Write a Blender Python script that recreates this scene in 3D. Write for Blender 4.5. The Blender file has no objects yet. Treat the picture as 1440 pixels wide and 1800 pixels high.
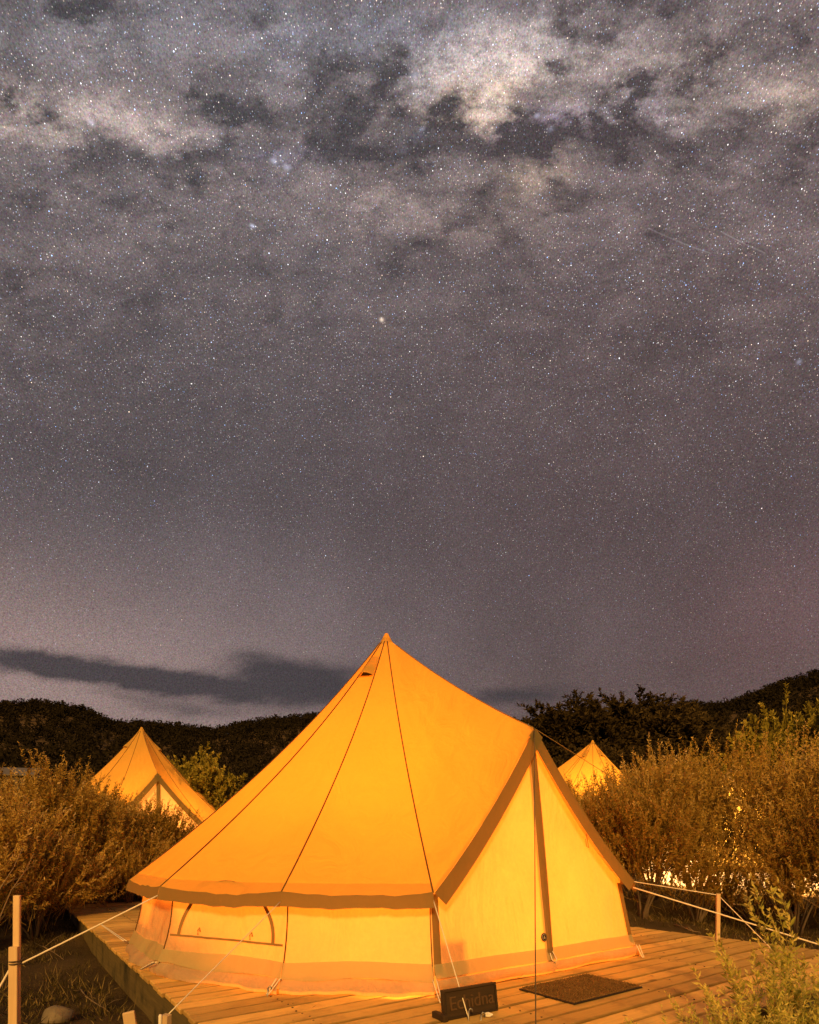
import bpy, bmesh, math, random
import numpy as np
from mathutils import Vector, Matrix, Euler

rng = np.random.default_rng(7)
random.seed(7)
sc = bpy.context.scene
C = sc.collection
R = math.radians

# ------------------------------------------------------------------ camera
F, CX, HY, EYE = 1000.0, 720.0, 1490.0, 0.9      # focal length / axis / horizon in photo pixels, eye height above the deck


def at(px, py, d):
    """photo pixel + distance along +Y -> world point"""
    return Vector(((px - CX) / F * d, d, EYE + (HY - py) / F * d))


def on_z(px, py, z=0.0):
    """photo pixel on a horizontal plane at height z"""
    d = (EYE - z) * F / (py - HY)
    return at(px, py, d)


cam_d = bpy.data.cameras.new('camera')
cam = bpy.data.objects.new('camera', cam_d)
C.objects.link(cam)
cam.location = (0, 0, EYE)
cam.rotation_euler = (math.pi / 2, 0, 0)
cam_d.sensor_fit = 'HORIZONTAL'
cam_d.sensor_width = 36
cam_d.lens = 36 * F / 1440
cam_d.shift_y = (HY - 900) / 1440
cam_d.clip_start = 0.05
cam_d.clip_end = 5000
sc.camera = cam

# ------------------------------------------------------------------ world: night sky with the Milky Way
world = bpy.data.worlds.new('World')
sc.world = world
world.use_nodes = True
WT = world.node_tree
WT.nodes.clear()


class NT:
    """small helper that writes shader maths as calls"""
    def __init__(self, tree):
        self.t = tree

    def node(self, kind, **kw):
        n = self.t.nodes.new(kind)
        for k, v in kw.items():
            setattr(n, k, v)
        return n

    def put(self, sock, v):
        if isinstance(v, bpy.types.NodeSocket):
            self.t.links.new(v, sock)
        elif v is not None:
            sock.default_value = v

    def m(self, op, a, b=None, c=None, clamp=False):
        n = self.node('ShaderNodeMath', operation=op)
        n.use_clamp = clamp
        for i, v in enumerate((a, b, c)):
            if v is not None:
                self.put(n.inputs[i], v)
        return n.outputs[0]

    def v(self, op, a, b=None, s=None):
        n = self.node('ShaderNodeVectorMath', operation=op)
        self.put(n.inputs[0], a)
        if b is not None:
            self.put(n.inputs[1], b)
        if s is not None:
            self.put(n.inputs['Scale'], s)
        return n.outputs['Value'] if op in ('DOT_PRODUCT', 'LENGTH', 'DISTANCE') else n.outputs[0]

    def noise(self, vec, scale, detail=5, rough=0.55, dist=0.0):
        n = self.node('ShaderNodeTexNoise')
        self.put(n.inputs['Vector'], vec)
        n.inputs['Scale'].default_value = scale
        n.inputs['Detail'].default_value = detail
        n.inputs['Roughness'].default_value = rough
        n.inputs['Distortion'].default_value = dist
        return n

    def ss(self, x, a, b, lo=0.0, hi=1.0):
        n = self.node('ShaderNodeMapRange', interpolation_type='SMOOTHSTEP')
        self.put(n.inputs[0], x)
        for i, v in zip((1, 2, 3, 4), (a, b, lo, hi)):
            n.inputs[i].default_value = v
        return n.outputs[0]

    def comb(self, x, y, z):
        n = self.node('ShaderNodeCombineXYZ')
        for i, v in enumerate((x, y, z)):
            self.put(n.inputs[i], v)
        return n.outputs[0]

    def sep(self, v):
        n = self.node('ShaderNodeSeparateXYZ')
        self.put(n.inputs[0], v)
        return n.outputs

    def scale(self, v, s):
        return self.v('SCALE', v, s=s)

    def mix(self, f, a, b):
        n = self.node('ShaderNodeMix', data_type='RGBA')
        self.put(n.inputs[0], f)
        for i, v in ((6, a), (7, b)):
            self.put(n.inputs[i], (*v, 1) if isinstance(v, tuple) and len(v) == 3 else v)
        return n.outputs[2]

    def ramp(self, f, stops):
        n = self.node('ShaderNodeValToRGB')
        self.put(n.inputs[0], f)
        e = n.color_ramp.elements
        while len(e) < len(stops):
            e.new(0.5)
        for x, (p, c) in zip(e, stops):
            x.position = p
            x.color = (*c, 1)
        return n.outputs[0]


def azel(px, py):
    x, z = (px - CX) / F, (HY - py) / F
    return math.atan2(x, 1), math.atan2(z, math.hypot(x, 1))


def build_sky():
    W = NT(WT)
    D = W.v('NORMALIZE', W.node('ShaderNodeTexCoord').outputs['Generated'])
    X, Y, Z = W.sep(D)
    az = W.m('ARCTAN2', X, Y)
    el = W.m('ARCSINE', Z)
    # galactic frame: the band is a great circle through the bright core
    n = Vector((-0.03, -1.30, 1.0)).normalized()
    core = Vector(((868 - CX) / F, 1, (HY - 165) / F)).normalized()
    e1 = (core - n * core.dot(n)).normalized()
    e2 = n.cross(e1)
    b = W.m('ARCSINE', W.v('DOT_PRODUCT', D, tuple(n)))
    # dust and star clouds lie along the plane, so noise is squeezed across it
    G = W.comb(W.v('DOT_PRODUCT', D, tuple(e1)), W.v('DOT_PRODUCT', D, tuple(e2)), W.m('MULTIPLY', b, 2.3))
    warpn = W.noise(G, 12.0, 6, 0.68)
    warp = W.v('SUBTRACT', warpn.outputs['Color'], (0.5, 0.5, 0.5))
    P0 = W.comb(az, el, 0.0)
    lon = W.m('ARCTAN2', W.v('DOT_PRODUCT', D, tuple(e2)), W.v('DOT_PRODUCT', D, tuple(e1)))
    P = W.v('ADD', W.comb(lon, b, 0.0), W.v('MULTIPLY', warp, (0.17, 0.085, 0.0)))
    Pc = W.v('ADD', P0, W.v('MULTIPLY', warp, (0.10, 0.030, 0.0)))

    def blob(px, py, rx, ry, vec):
        a, e = azel(px, py)
        a1, _ = azel(px + rx, py)
        _, e1 = azel(px, py - ry)
        q = W.v('MULTIPLY', W.v('SUBTRACT', vec, (a, e, 0)), (1 / (a1 - a), 1 / max(1e-4, e1 - e), 0))
        return W.m('POWER', 2.718, W.m('MULTIPLY', W.v('DOT_PRODUCT', q, q), -1.0))

    def gal(px, py):
        d = Vector(((px - CX) / F, 1, (HY - py) / F)).normalized()
        return math.atan2(d.dot(e2), d.dot(e1)), math.asin(d.dot(n))

    def gblob(px, py, rx, ry):
        l0, b0 = gal(px, py)
        rl = abs(gal(px + rx, py)[0] - gal(px - rx, py)[0]) / 2
        rb = abs(gal(px, py + ry)[1] - gal(px, py - ry)[1]) / 2
        q = W.v('MULTIPLY', W.v('SUBTRACT', P, (l0, b0, 0)), (1 / rl, 1 / rb, 0))
        return W.m('POWER', 2.718, W.m('MULTIPLY', W.v('DOT_PRODUCT', q, q), -1.0))

    bw = W.m('ADD', b, W.m('MULTIPLY', W.m('SUBTRACT', warpn.outputs['Fac'], 0.5), 0.14))
    b2 = W.m('MULTIPLY', bw, bw)
    band = W.m('POWER', 2.718, W.m('MULTIPLY', b2, -1 / 0.085 ** 2))
    wide = W.m('POWER', 2.718, W.m('MULTIPLY', b2, -1 / 0.23 ** 2))
    fb = W.noise(G, 16.0, 7, 0.68).outputs['Fac']
    lane = W.ss(W.m('ABSOLUTE', W.m('SUBTRACT', W.noise(W.v('ADD', G, W.scale(warp, 0.10)), 7.0, 3, 0.55).outputs['Fac'], 0.5)), 0.0, 0.085, 1.0, 0.0)
    fb2 = W.noise(W.v('ADD', G, (3.1, 1.7, 0.4)), 30.0, 6, 0.74).outputs['Fac']
    dustn = W.ss(W.noise(W.v('ADD', G, (8.3, 2.0, 5.0)), 12.0, 5, 0.65).outputs['Fac'], 0.50, 0.68)

    # smooth night glow: brighter towards the horizon
    base = W.ramp(W.m('DIVIDE', el, 1.2, clamp=True), [
        (0.00, (0.120, 0.082, 0.073)), (0.16, (0.116, 0.083, 0.080)), (0.27, (0.104, 0.079, 0.081)),
        (0.44, (0.090, 0.068, 0.071)), (0.60, (0.090, 0.071, 0.076)), (0.80, (0.098, 0.086, 0.094)), (1.00, (0.122, 0.118, 0.128))])
    base = W.scale(base, W.m('MULTIPLY_ADD', W.noise(D, 6.0, 3, 0.6).outputs['Fac'], 0.6, 0.70))
    base = W.v('MULTIPLY', base, W.mix(W.ss(az, -0.45, 0.40), (0.96, 1.03, 1.05), (1.03, 0.95, 0.93)))
    # town glow low down on one side
    low = W.v('ADD', base, W.scale((0.185, 0.118, 0.100), blob(-60, 1160, 600, 190, P0)))
    low = W.v('ADD', low, W.scale((0.036, 0.027, 0.028), blob(420, 1060, 420, 300, P0)))
    low = W.v('ADD', low, W.scale((0.030, 0.008, 0.008), blob(1400, 1080, 260, 140, P0)))
    c1 = W.m('SUBTRACT', W.m('MULTIPLY', fb, 2.4), 0.55, clamp=True)
    c2 = W.m('SUBTRACT', W.m('MULTIPLY', fb2, 3.2), 0.75, clamp=True)
    mw = W.scale((0.100, 0.072, 0.066), W.m('MULTIPLY', wide, c1))
    mw = W.v('ADD', mw, W.scale((0.060, 0.048, 0.046), W.m('MULTIPLY', band, c2)))
    lights = [
        (890, 130, 150, 60, (0.42, 0.335, 0.28)), (845, 180, 85, 32, (0.36, 0.245, 0.155)), (735, 115, 95, 55, (0.20, 0.18, 0.19)),
        (640, 50, 240, 70, (0.085, 0.10, 0.135)), (120, 40, 200, 60, (0.05, 0.06, 0.075)), (1085, 205, 90, 28, (0.28, 0.235, 0.27)), (1410, 165, 80, 36, (0.34, 0.255, 0.185)),
        (1230, 150, 160, 60, (0.20, 0.155, 0.13)), (160, 208, 130, 42, (0.36, 0.28, 0.245)), (235, 252, 80, 28, (0.22, 0.165, 0.14)),
        (10, 200, 90, 46, (0.20, 0.15, 0.13)), (360, 245, 70, 26, (0.12, 0.10, 0.10)), (925, 315, 80, 34, (0.17, 0.118, 0.070)),
        (835, 385, 150, 50, (0.12, 0.085, 0.070)), (960, 80, 180, 80, (0.12, 0.105, 0.105)), (670, 350, 110, 46, (0.12, 0.09, 0.08)),
        (330, 350, 190, 60, (0.07, 0.052, 0.050)), (500, 285, 60, 22, (0.06, 0.06, 0.11)), (955, 215, 40, 18, (0.16, 0.11, 0.22)), (745, 225, 30, 16, (0.07, 0.09, 0.17))]
    for px, py, rx, ry, c in lights:
        mw = W.v('ADD', mw, W.scale(c, W.m('MULTIPLY', gblob(px, py, rx, ry), c2)))
    darks = [(765, 210, 80, 26, .8), (960, 240, 160, 28, .75), (800, 265, 280, 28, .6), (390, 190, 150, 34, .5), (640, 245, 120, 36, .5),
             (850, 345, 50, 30, .45), (540, 175, 110, 34, .45), (240, 300, 220, 26, .5), (1030, 165, 90, 18, .5), (1270, 245, 190, 36, .5), (760, 420, 60, 40, .5)]
    dark = None
    for px, py, rx, ry, a in darks:
        g = W.m('MULTIPLY', gblob(px, py, rx, ry), a)
        dark = g if dark is None else W.m('ADD', dark, g)
    dark = W.m('ADD', W.m('MULTIPLY', dark, W.m('MULTIPLY_ADD', fb, 1.4, 0.2)), W.m('MULTIPLY', W.m('MULTIPLY', W.m('ADD', W.m('MULTIPLY', dustn, 0.60), W.m('MULTIPLY', W.m('MULTIPLY', lane, c1), 0.62)), wide), 0.95))
    keep = W.m('MAXIMUM', W.m('SUBTRACT', 1.0, dark, clamp=True), 0.05)
    high = W.v('ADD', W.scale(base, W.m('MULTIPLY_ADD', keep, 0.34, 0.66)), W.scale(mw, keep))
    # grain of stars too faint to tell apart
    gr = W.v('SUBTRACT', W.noise(D, 620.0, 1, 0.7).outputs['Color'], (0.5, 0.5, 0.5))
    gl_ = W.m('SUBTRACT', W.noise(W.v('ADD', D, (2.3, 0.7, 4.1)), 520.0, 2, 0.8).outputs['Fac'], 0.5)
    grain = W.v('ADD', W.v('ADD', W.scale(gr, 0.8), W.comb(1, 1, 1)), W.scale((1, 1, 1), W.m('MULTIPLY', gl_, 1.7)))
    grain = W.v('MAXIMUM', grain, (0.1, 0.1, 0.1))
    high = W.v('MULTIPLY', high, grain)

    # stars: cell centres close to the unit sphere, three sizes
    dens = W.m('MULTIPLY_ADD', wide, 0.75, W.ss(el, 0.16, 0.75, 0.20, 0.75))

    def stars(scale, t, gain, power, off, tintamt):
        vo = W.node('ShaderNodeTexVoronoi', feature='F1', distance='EUCLIDEAN')
        W.put(vo.inputs['Vector'], W.v('ADD', D, off))
        vo.inputs['Scale'].default_value = scale
        vo.inputs['Randomness'].default_value = 1.0
        r_, g_, b_ = W.sep(vo.outputs['Color'])
        core = W.ss(vo.outputs['Distance'], t * 0.25, t, 1.0, 0.0)
        amp = W.m('MULTIPLY', W.m('POWER', r_, power), gain)
        amp = W.m('MULTIPLY', W.m('MULTIPLY', amp, core), dens)
        tint = W.ramp(g_, [(0.15, (1.0, 0.72, 0.52)), (0.35, (1, 0.93, 0.86)), (0.60, (0.90, 0.93, 1.0)), (0.85, (0.30, 0.52, 1.0))])
        return W.scale(W.mix(tintamt, (1, 1, 1), tint), amp)

    st = stars(460.0, 0.30, 0.85, 2.4, (0.31, 0.17, 0.77), 1.0)
    st = W.v('ADD', st, stars(190.0, 0.125, 2.4, 2.6, (0.11, 0.57, 0.27), 1.0))
    st = W.v('ADD', st, stars(60.0, 0.050, 3.2, 1.8, (0.83, 0.23, 0.41), 1.0))
    # named little groups: a bright orange star and a small open cluster
    ant = W.m('ADD', blob(671, 562, 3.5, 3.5, P0), W.m('MULTIPLY', blob(673, 566, 26, 26, P0), 0.03))
    st = W.v('ADD', st, W.scale((0.9, 0.7, 0.52), ant))
    for px, py, s_, c in ((444, 397, 4, .5), (1405, 636, 5, .22), (944, 203, 5, .35), (968, 228, 6, .25), (743, 226, 5, .3), (160, 215, 6, .4), (728, 132, 8, .25), (482, 283, 6, .35), (504, 293, 7, .30)):
        st = W.v('ADD', st, W.scale((0.80, 0.85, 1.15), W.m('MULTIPLY', blob(px, py, s_, s_ * 0.8, P0), c)))
    # two faint satellite tracks
    for x0, y0, x1, y1 in ((1138, 400, 1252, 446), (1266, 406, 1348, 446)):
        p, q = azel(x0, y0), azel(x1, y1)
        L = math.hypot(q[0] - p[0], q[1] - p[1])
        ux, uy = (q[0] - p[0]) / L, (q[1] - p[1]) / L
        dv = W.v('SUBTRACT', P0, (p[0], p[1], 0))
        al = W.v('DOT_PRODUCT', dv, (ux, uy, 0))
        ac = W.m('ABSOLUTE', W.v('DOT_PRODUCT', dv, (-uy, ux, 0)))
        g = W.m('MULTIPLY', W.ss(ac, 0.0002, 0.0009, 1, 0), W.m('MULTIPLY', W.ss(al, 0, 0.004), W.ss(al, L - 0.004, L, 1, 0)))
        st = W.v('ADD', st, W.scale((0.085, 0.08, 0.08), g))

    # low dark cloud bank over the ridge, soft from the long exposure
    cl = None
    for px, py, rx, ry, a in ((30, 1160, 130, 19, .95), (190, 1180, 130, 21, .95), (330, 1203, 120, 20, .9), (455, 1166, 62, 24, .85),
                              (560, 1200, 120, 36, 1.0), (440, 1222, 170, 22, .8), (330, 1248, 120, 14, .5), (210, 1222, 60, 9, .35), (900, 1226, 120, 18, .75),
                              (-180, 1180, 150, 30, .8), (1150, 1242, 110, 10, .3)):
        g = W.m('MULTIPLY', blob(px, py, rx, ry, Pc), a)
        cl = g if cl is None else W.m('ADD', cl, g)
    cl = W.ss(W.m('MULTIPLY', cl, W.m('MULTIPLY_ADD', W.noise(W.v('MULTIPLY', D, (1, 1, 3)), 9.0, 3, 0.5).outputs['Fac'], 1.3, 0.35)), 0.03, 1.05)
    low = W.v('ADD', low, W.scale(st, W.m('SUBTRACT', 1.0, cl)))
    low = W.mix(W.m('MULTIPLY', cl, 0.92), low, (0.050, 0.043, 0.048))
    low = W.v('MULTIPLY', low, grain)
    low = W.mix(W.ss(Z, -0.03, 0.0), (0.02, 0.016, 0.014), low)
    high = W.v('ADD', high, W.scale(st, W.m('MULTIPLY_ADD', keep, 0.65, 0.40)))
    outs = []
    for c in (low, high):
        bg = W.node('ShaderNodeBackground')
        W.put(bg.inputs[0], c)
        bg.inputs[1].default_value = 0.77
        outs.append(bg.outputs[0])
    mx = W.node('ShaderNodeMixShader')
    W.put(mx.inputs[0], W.ss(el, 0.42, 0.62))
    W.t.links.new(outs[0], mx.inputs[1])
    W.t.links.new(outs[1], mx.inputs[2])
    W.t.links.new(mx.outputs[0], W.node('ShaderNodeOutputWorld').inputs[0])


build_sky()
world.cycles.sampling_method = 'MANUAL'
world.cycles.sample_map_resolution = 256

# warm sun lamp added behind the camera to fill the outside
sun_d = bpy.data.lights.new('fill_sun', 'SUN')
sun_d.energy = 3.5
sun_d.angle = R(8)
sun_d.color = (1.0, 0.50, 0.11)
sun = bpy.data.objects.new('fill_sun', sun_d)
sun.rotation_euler = (R(62), 0, R(-4))
C.objects.link(sun)

vs = sc.view_settings
vs.view_transform = 'Standard'
vs.look = 'None'
vs.exposure = 0.5
vs.gamma = 1.0
vs.use_curve_mapping = False
sc.cycles.use_denoising = True
sc.cycles.max_bounces = 6
sc.cycles.diffuse_bounces = 5
sc.cycles.transmission_bounces = 6
sc.cycles.sample_clamp_indirect = 4.0


# ------------------------------------------------------------------ materials
def material(name):
    m = bpy.data.materials.new(name)
    m.use_nodes = True
    m.node_tree.nodes.clear()
    N = NT(m.node_tree)
    o = N.node('ShaderNodeOutputMaterial')
    return m, N, o


def bump(N, h, strength=0.3, dist=0.01):
    b = N.node('ShaderNodeBump')
    b.inputs['Strength'].default_value = strength
    b.inputs['Distance'].default_value = dist
    N.put(b.inputs['Height'], h)
    return b.outputs[0]


def principled(N, o, col, rough=0.8, nrm=None, metal=0.0, spec=0.3):
    p = N.node('ShaderNodeBsdfPrincipled')
    N.put(p.inputs['Base Color'], (*col, 1) if isinstance(col, tuple) else col)
    N.put(p.inputs['Roughness'], rough)
    p.inputs['Metallic'].default_value = metal
    p.inputs['Specular IOR Level'].default_value = spec
    if nrm is not None:
        N.put(p.inputs['Normal'], nrm)
    N.t.links.new(p.outputs[0], o.inputs[0])
    return p


def cloth(name, diff, trans, fac, wr=0.25, stain=0.12):
    """woven cotton: part diffuse, part light coming through"""
    m, N, o = material(name)
    tc = N.node('ShaderNodeTexCoord').outputs['Object']
    big = N.noise(tc, 1.6, 5, 0.6).outputs['Fac']
    fine = N.noise(tc, 34.0, 3, 0.6).outputs['Fac']
    weave = N.noise(N.v('MULTIPLY', tc, (1, 1, 1)), 320.0, 2, 0.5).outputs['Fac']
    wr_ = N.noise(N.v('MULTIPLY', tc, (1.0, 1.0, 0.35)), 4.0, 4, 0.55, 0.8).outputs['Fac']
    k = N.m('MULTIPLY_ADD', N.m('ADD', big, N.m('MULTIPLY', fine, 0.35)), stain * 2, 1.0 - stain * 1.35)
    n = bump(N, N.m('ADD', N.m('MULTIPLY', wr_, 1.0), N.m('MULTIPLY', weave, 0.04)), wr, 0.05)
    d = N.node('ShaderNodeBsdfDiffuse')
    N.put(d.inputs[0], N.scale(diff, k))
    N.put(d.inputs['Normal'], n)
    t = N.node('ShaderNodeBsdfTranslucent')
    N.put(t.inputs[0], N.scale(trans, k))
    N.put(t.inputs['Normal'], n)
    x = N.node('ShaderNodeMixShader')
    x.inputs[0].default_value = fac
    N.t.links.new(d.outputs[0], x.inputs[1])
    N.t.links.new(t.outputs[0], x.inputs[2])
    N.t.links.new(x.outputs[0], o.inputs[0])
    return m


def leafy(name, ramp, trans=0.35, tint_attr=True):
    m, N, o = material(name)
    a = N.node('ShaderNodeAttribute', attribute_name='tint').outputs['Fac']
    oi = N.node('ShaderNodeObjectInfo').outputs['Random']
    f = N.m('ADD', a, N.m('MULTIPLY_ADD', oi, 0.34, -0.17), clamp=True)
    c = N.ramp(f, ramp)
    d = N.node('ShaderNodeBsdfDiffuse')
    N.put(d.inputs[0], c)
    t = N.node('ShaderNodeBsdfTranslucent')
    N.put(t.inputs[0], c)
    x = N.node('ShaderNodeMixShader')
    x.inputs[0].default_value = trans
    N.t.links.new(d.outputs[0], x.inputs[1])
    N.t.links.new(t.outputs[0], x.inputs[2])
    N.t.links.new(x.outputs[0], o.inputs[0])
    return m


def wood(name, c0, c1, axis=1, rough=0.75, knots=True, dirt=0.0, dirtcol=(0.02, 0.02, 0.012)):
    m, N, o = material(name)
    tc = N.node('ShaderNodeTexCoord').outputs['Object']
    oi = N.node('ShaderNodeObjectInfo').outputs['Random']
    p = N.v('ADD', tc, N.comb(N.m('MULTIPLY', oi, 37.0), N.m('MULTIPLY', oi, 11.0), 0.0))
    s = [14.0, 14.0, 14.0]
    s[axis] = 0.9
    g = N.noise(N.v('MULTIPLY', p, tuple(s)), 2.2, 6, 0.6, 1.2).outputs['Fac']
    s2 = [60.0, 60.0, 60.0]
    s2[axis] = 2.0
    g2 = N.noise(N.v('MULTIPLY', p, tuple(s2)), 3.0, 3, 0.6).outputs['Fac']
    f = N.m('MULTIPLY_ADD', g2, 0.35, N.m('MULTIPLY_ADD', g, 0.9, -0.12), clamp=True)
    c = N.mix(f, c0, c1)
    c = N.scale(c, N.m('MULTIPLY_ADD', oi, 0.55, 0.66))
    if knots:
        vo = N.node('ShaderNodeTexVoronoi')
        ks = [1, 1, 1]
        ks[axis] = 0.45
        N.put(vo.inputs['Vector'], N.v('MULTIPLY', p, tuple(ks)))
        vo.inputs['Scale'].default_value = 4.0
        kn = N.ss(vo.outputs['Distance'], 0.04, 0.12, 0.75, 0.0)
        c = N.mix(kn, c, tuple(x * 0.3 for x in c0))
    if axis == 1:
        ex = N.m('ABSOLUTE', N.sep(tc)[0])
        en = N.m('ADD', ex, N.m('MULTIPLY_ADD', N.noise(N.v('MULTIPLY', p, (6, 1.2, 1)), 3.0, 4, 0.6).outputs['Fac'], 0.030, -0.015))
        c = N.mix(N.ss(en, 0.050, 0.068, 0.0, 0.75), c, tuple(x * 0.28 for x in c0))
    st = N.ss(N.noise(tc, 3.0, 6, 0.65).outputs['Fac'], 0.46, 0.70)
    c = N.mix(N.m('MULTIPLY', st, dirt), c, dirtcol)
    n = bump(N, f, 0.35, 0.004)
    principled(N, o, c, rough, n, spec=0.25)
    return m


def plain(name, col, rough=0.7, var=0.25, scale=8.0, metal=0.0, spec=0.3, bs=0.2):
    m, N, o = material(name)
    tc = N.node('ShaderNodeTexCoord').outputs['Object']
    f = N.noise(tc, scale, 6, 0.6).outputs['Fac']
    c = N.scale(col, N.m('MULTIPLY_ADD', f, var * 2, 1 - var))
    principled(N, o, c, rough, bump(N, f, bs, 0.01), metal, spec)
    return m


MAT = {}
MAT['roof'] = cloth('canvas_roof', (0.60, 0.40, 0.10), (0.76, 0.49, 0.13), 0.42, 0.6, 0.12)
MAT['wall'] = cloth('canvas_wall', (0.68, 0.56, 0.34), (0.86, 0.69, 0.60), 0.55, 0.8, 0.24)
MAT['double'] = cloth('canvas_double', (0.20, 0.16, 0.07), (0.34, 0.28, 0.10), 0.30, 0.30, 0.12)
MAT['mud'] = cloth('mud_flap_cloth', (0.50, 0.45, 0.26), (0.70, 0.62, 0.34), 0.46, 0.3, 0.12)
MAT['pvc'] = cloth('groundsheet_pvc', (0.50, 0.42, 0.30), (0.78, 0.64, 0.36), 0.48, 0.9, 0.28)
MAT['web'] = plain('webbing', (0.10, 0.055, 0.02), 0.9)
MAT['zip'] = plain('zip_tape', (0.26, 0.16, 0.06), 0.85)
MAT['rope'] = plain('rope', (0.70, 0.66, 0.58), 0.85, 0.2, 60)
MAT['darkrope'] = plain('dark_rope', (0.10, 0.075, 0.05), 0.85, 0.2, 60)
MAT['metal'] = plain('galvanised_metal', (0.30, 0.29, 0.28), 0.5, 0.2, 20, 0.9)
MAT['plank'] = wood('deck_timber', (0.42, 0.25, 0.075), (0.80, 0.55, 0.17), 1, 0.58, True, 0.55, (0.15, 0.088, 0.032))
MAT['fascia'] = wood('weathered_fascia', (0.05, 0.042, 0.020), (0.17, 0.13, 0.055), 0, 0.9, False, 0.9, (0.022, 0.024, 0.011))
MAT['stake'] = wood('stake_pine', (0.42, 0.30, 0.17), (0.66, 0.52, 0.34), 2, 0.75, False, 0.25, (0.2, 0.14, 0.08))
MAT['sign'] = wood('sign_board', (0.018, 0.012, 0.008), (0.055, 0.036, 0.020), 0, 0.7, False, 0.4)
MAT['letter'] = plain('sign_lettering', (0.085, 0.05, 0.025), 0.75)
MAT['rock'] = plain('field_stone', (0.15, 0.13, 0.10), 0.95, 0.5, 9, bs=0.6)
MAT['twig'] = plain('dead_twig', (0.20, 0.15, 0.10), 0.9, 0.3, 20)
MAT['bark'] = plain('bark', (0.13, 0.10, 0.07), 0.95, 0.4, 14, bs=0.6)
MAT['white'] = plain('white_plastic', (0.7, 0.68, 0.64), 0.5, 0.1)
MAT['black'] = plain('badge_black', (0.02, 0.016, 0.014), 0.6, 0.1)
MAT['badge'] = plain('badge_mark', (0.40, 0.34, 0.26), 0.6, 0.1)
MAT['bed'] = plain('bed_linen', (0.66, 0.62, 0.56), 0.95, 0.1)
MAT['furn'] = plain('dark_furniture', (0.10, 0.07, 0.045), 0.7)
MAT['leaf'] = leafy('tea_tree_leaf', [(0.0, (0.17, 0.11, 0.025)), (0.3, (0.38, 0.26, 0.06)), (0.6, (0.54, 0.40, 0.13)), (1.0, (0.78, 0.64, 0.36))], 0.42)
MAT['leaflit'] = leafy('lit_yellow_leaf', [(0.0, (0.12, 0.105, 0.02)), (0.4, (0.36, 0.32, 0.06)), (1.0, (0.74, 0.64, 0.17))], 0.4)  # yellow light falling on these crowns is put into the leaf colour
MAT['leafdark'] = leafy('gum_leaf', [(0.0, (0.03, 0.024, 0.011)), (0.5, (0.075, 0.058, 0.027)), (1.0, (0.15, 0.115, 0.05))], 0.3)
MAT['weed'] = leafy('weed_leaf', [(0.0, (0.16, 0.19, 0.035)), (0.5, (0.44, 0.45, 0.09)), (1.0, (0.74, 0.66, 0.22))], 0.45)
MAT['grass'] = leafy('grass_blade', [(0.0, (0.03, 0.028, 0.010)), (0.6, (0.085, 0.07, 0.026)), (1.0, (0.26, 0.20, 0.09))], 0.3)
MAT['forest'] = leafy('forest_leaf', [(0.0, (0.010, 0.009, 0.006)), (1.0, (0.028, 0.024, 0.015))], 0.2)


def ground_mat():
    m, N, o = material('leaf_litter_soil')
    tc = N.node('ShaderNodeTexCoord').outputs['Object']
    a = N.noise(tc, 0.9, 6, 0.65).outputs['Fac']
    b = N.noise(tc, 11.0, 6, 0.7).outputs['Fac']
    s = N.noise(N.v('MULTIPLY', tc, (1, 1, 1)), 55.0, 4, 0.7).outputs['Fac']
    c = N.mix(N.ss(a, 0.35, 0.65), (0.050, 0.036, 0.022), (0.090, 0.064, 0.036))
    c = N.mix(N.ss(b, 0.5, 0.75), c, (0.065, 0.055, 0.026))
    c = N.mix(N.ss(s, 0.60, 0.72), c, (0.20, 0.15, 0.09))
    principled(N, o, c, 0.95, bump(N, N.m('ADD', b, s), 0.8, 0.04), spec=0.1)
    return m


def coir_mat():
    m, N, o = material('coir')
    tc = N.node('ShaderNodeTexCoord').outputs['Object']
    s = N.noise(tc, 160.0, 4, 0.8).outputs['Fac']
    b = N.noise(tc, 6.0, 4, 0.6).outputs['Fac']
    c = N.mix(N.ss(s, 0.35, 0.68), (0.08, 0.045, 0.018), (0.36, 0.22, 0.09))
    c = N.scale(c, N.m('MULTIPLY_ADD', b, 0.6, 0.7))
    principled(N, o, c, 1.0, bump(N, s, 1.0, 0.01), spec=0.05)
    return m


MAT['ground'] = ground_mat()
MAT['coir'] = coir_mat()


# ------------------------------------------------------------------ object helpers
def mesh_np(name, v, f, mat=None, tint=None, smooth=False):
    me = bpy.data.meshes.new(name)
    v = np.asarray(v, np.float32)
    if isinstance(f, np.ndarray):
        n, k = f.shape
        me.vertices.add(len(v))
        me.vertices.foreach_set('co', v.ravel())
        me.loops.add(n * k)
        me.loops.foreach_set('vertex_index', f.astype(np.int32).ravel())
        me.polygons.add(n)
        me.polygons.foreach_set('loop_start', np.arange(0, n * k, k, dtype=np.int32))
        me.update(calc_edges=True)
    else:
        me.from_pydata([tuple(map(float, p)) for p in v], [], f)
        me.update()
    if smooth:
        me.polygons.foreach_set('use_smooth', np.ones(len(me.polygons), bool))
    if tint is not None:
        a = me.attributes.new('tint', 'FLOAT', 'FACE')
        a.data.foreach_set('value', np.asarray(tint, np.float32))
    if mat:
        me.materials.append(MAT[mat])
    return me


def link(name, me, parent=None):
    o = bpy.data.objects.new(name, me)
    C.objects.link(o)
    if parent is not None:
        o.parent = parent
    return o


def tag(o, label=None, cat=None, group=None, kind=None):
    for k, v in (('label', label), ('category', cat), ('group', group), ('kind', kind)):
        if v:
            o[k] = v
    return o


def empty(name, loc=(0, 0, 0), rz=0.0, scale=1.0):
    o = bpy.data.objects.new(name, None)
    o.empty_display_size = 0.1
    C.objects.link(o)
    o.location = loc
    o.rotation_euler = (0, 0, rz)
    o.scale = (scale,) * 3
    return o


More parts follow.
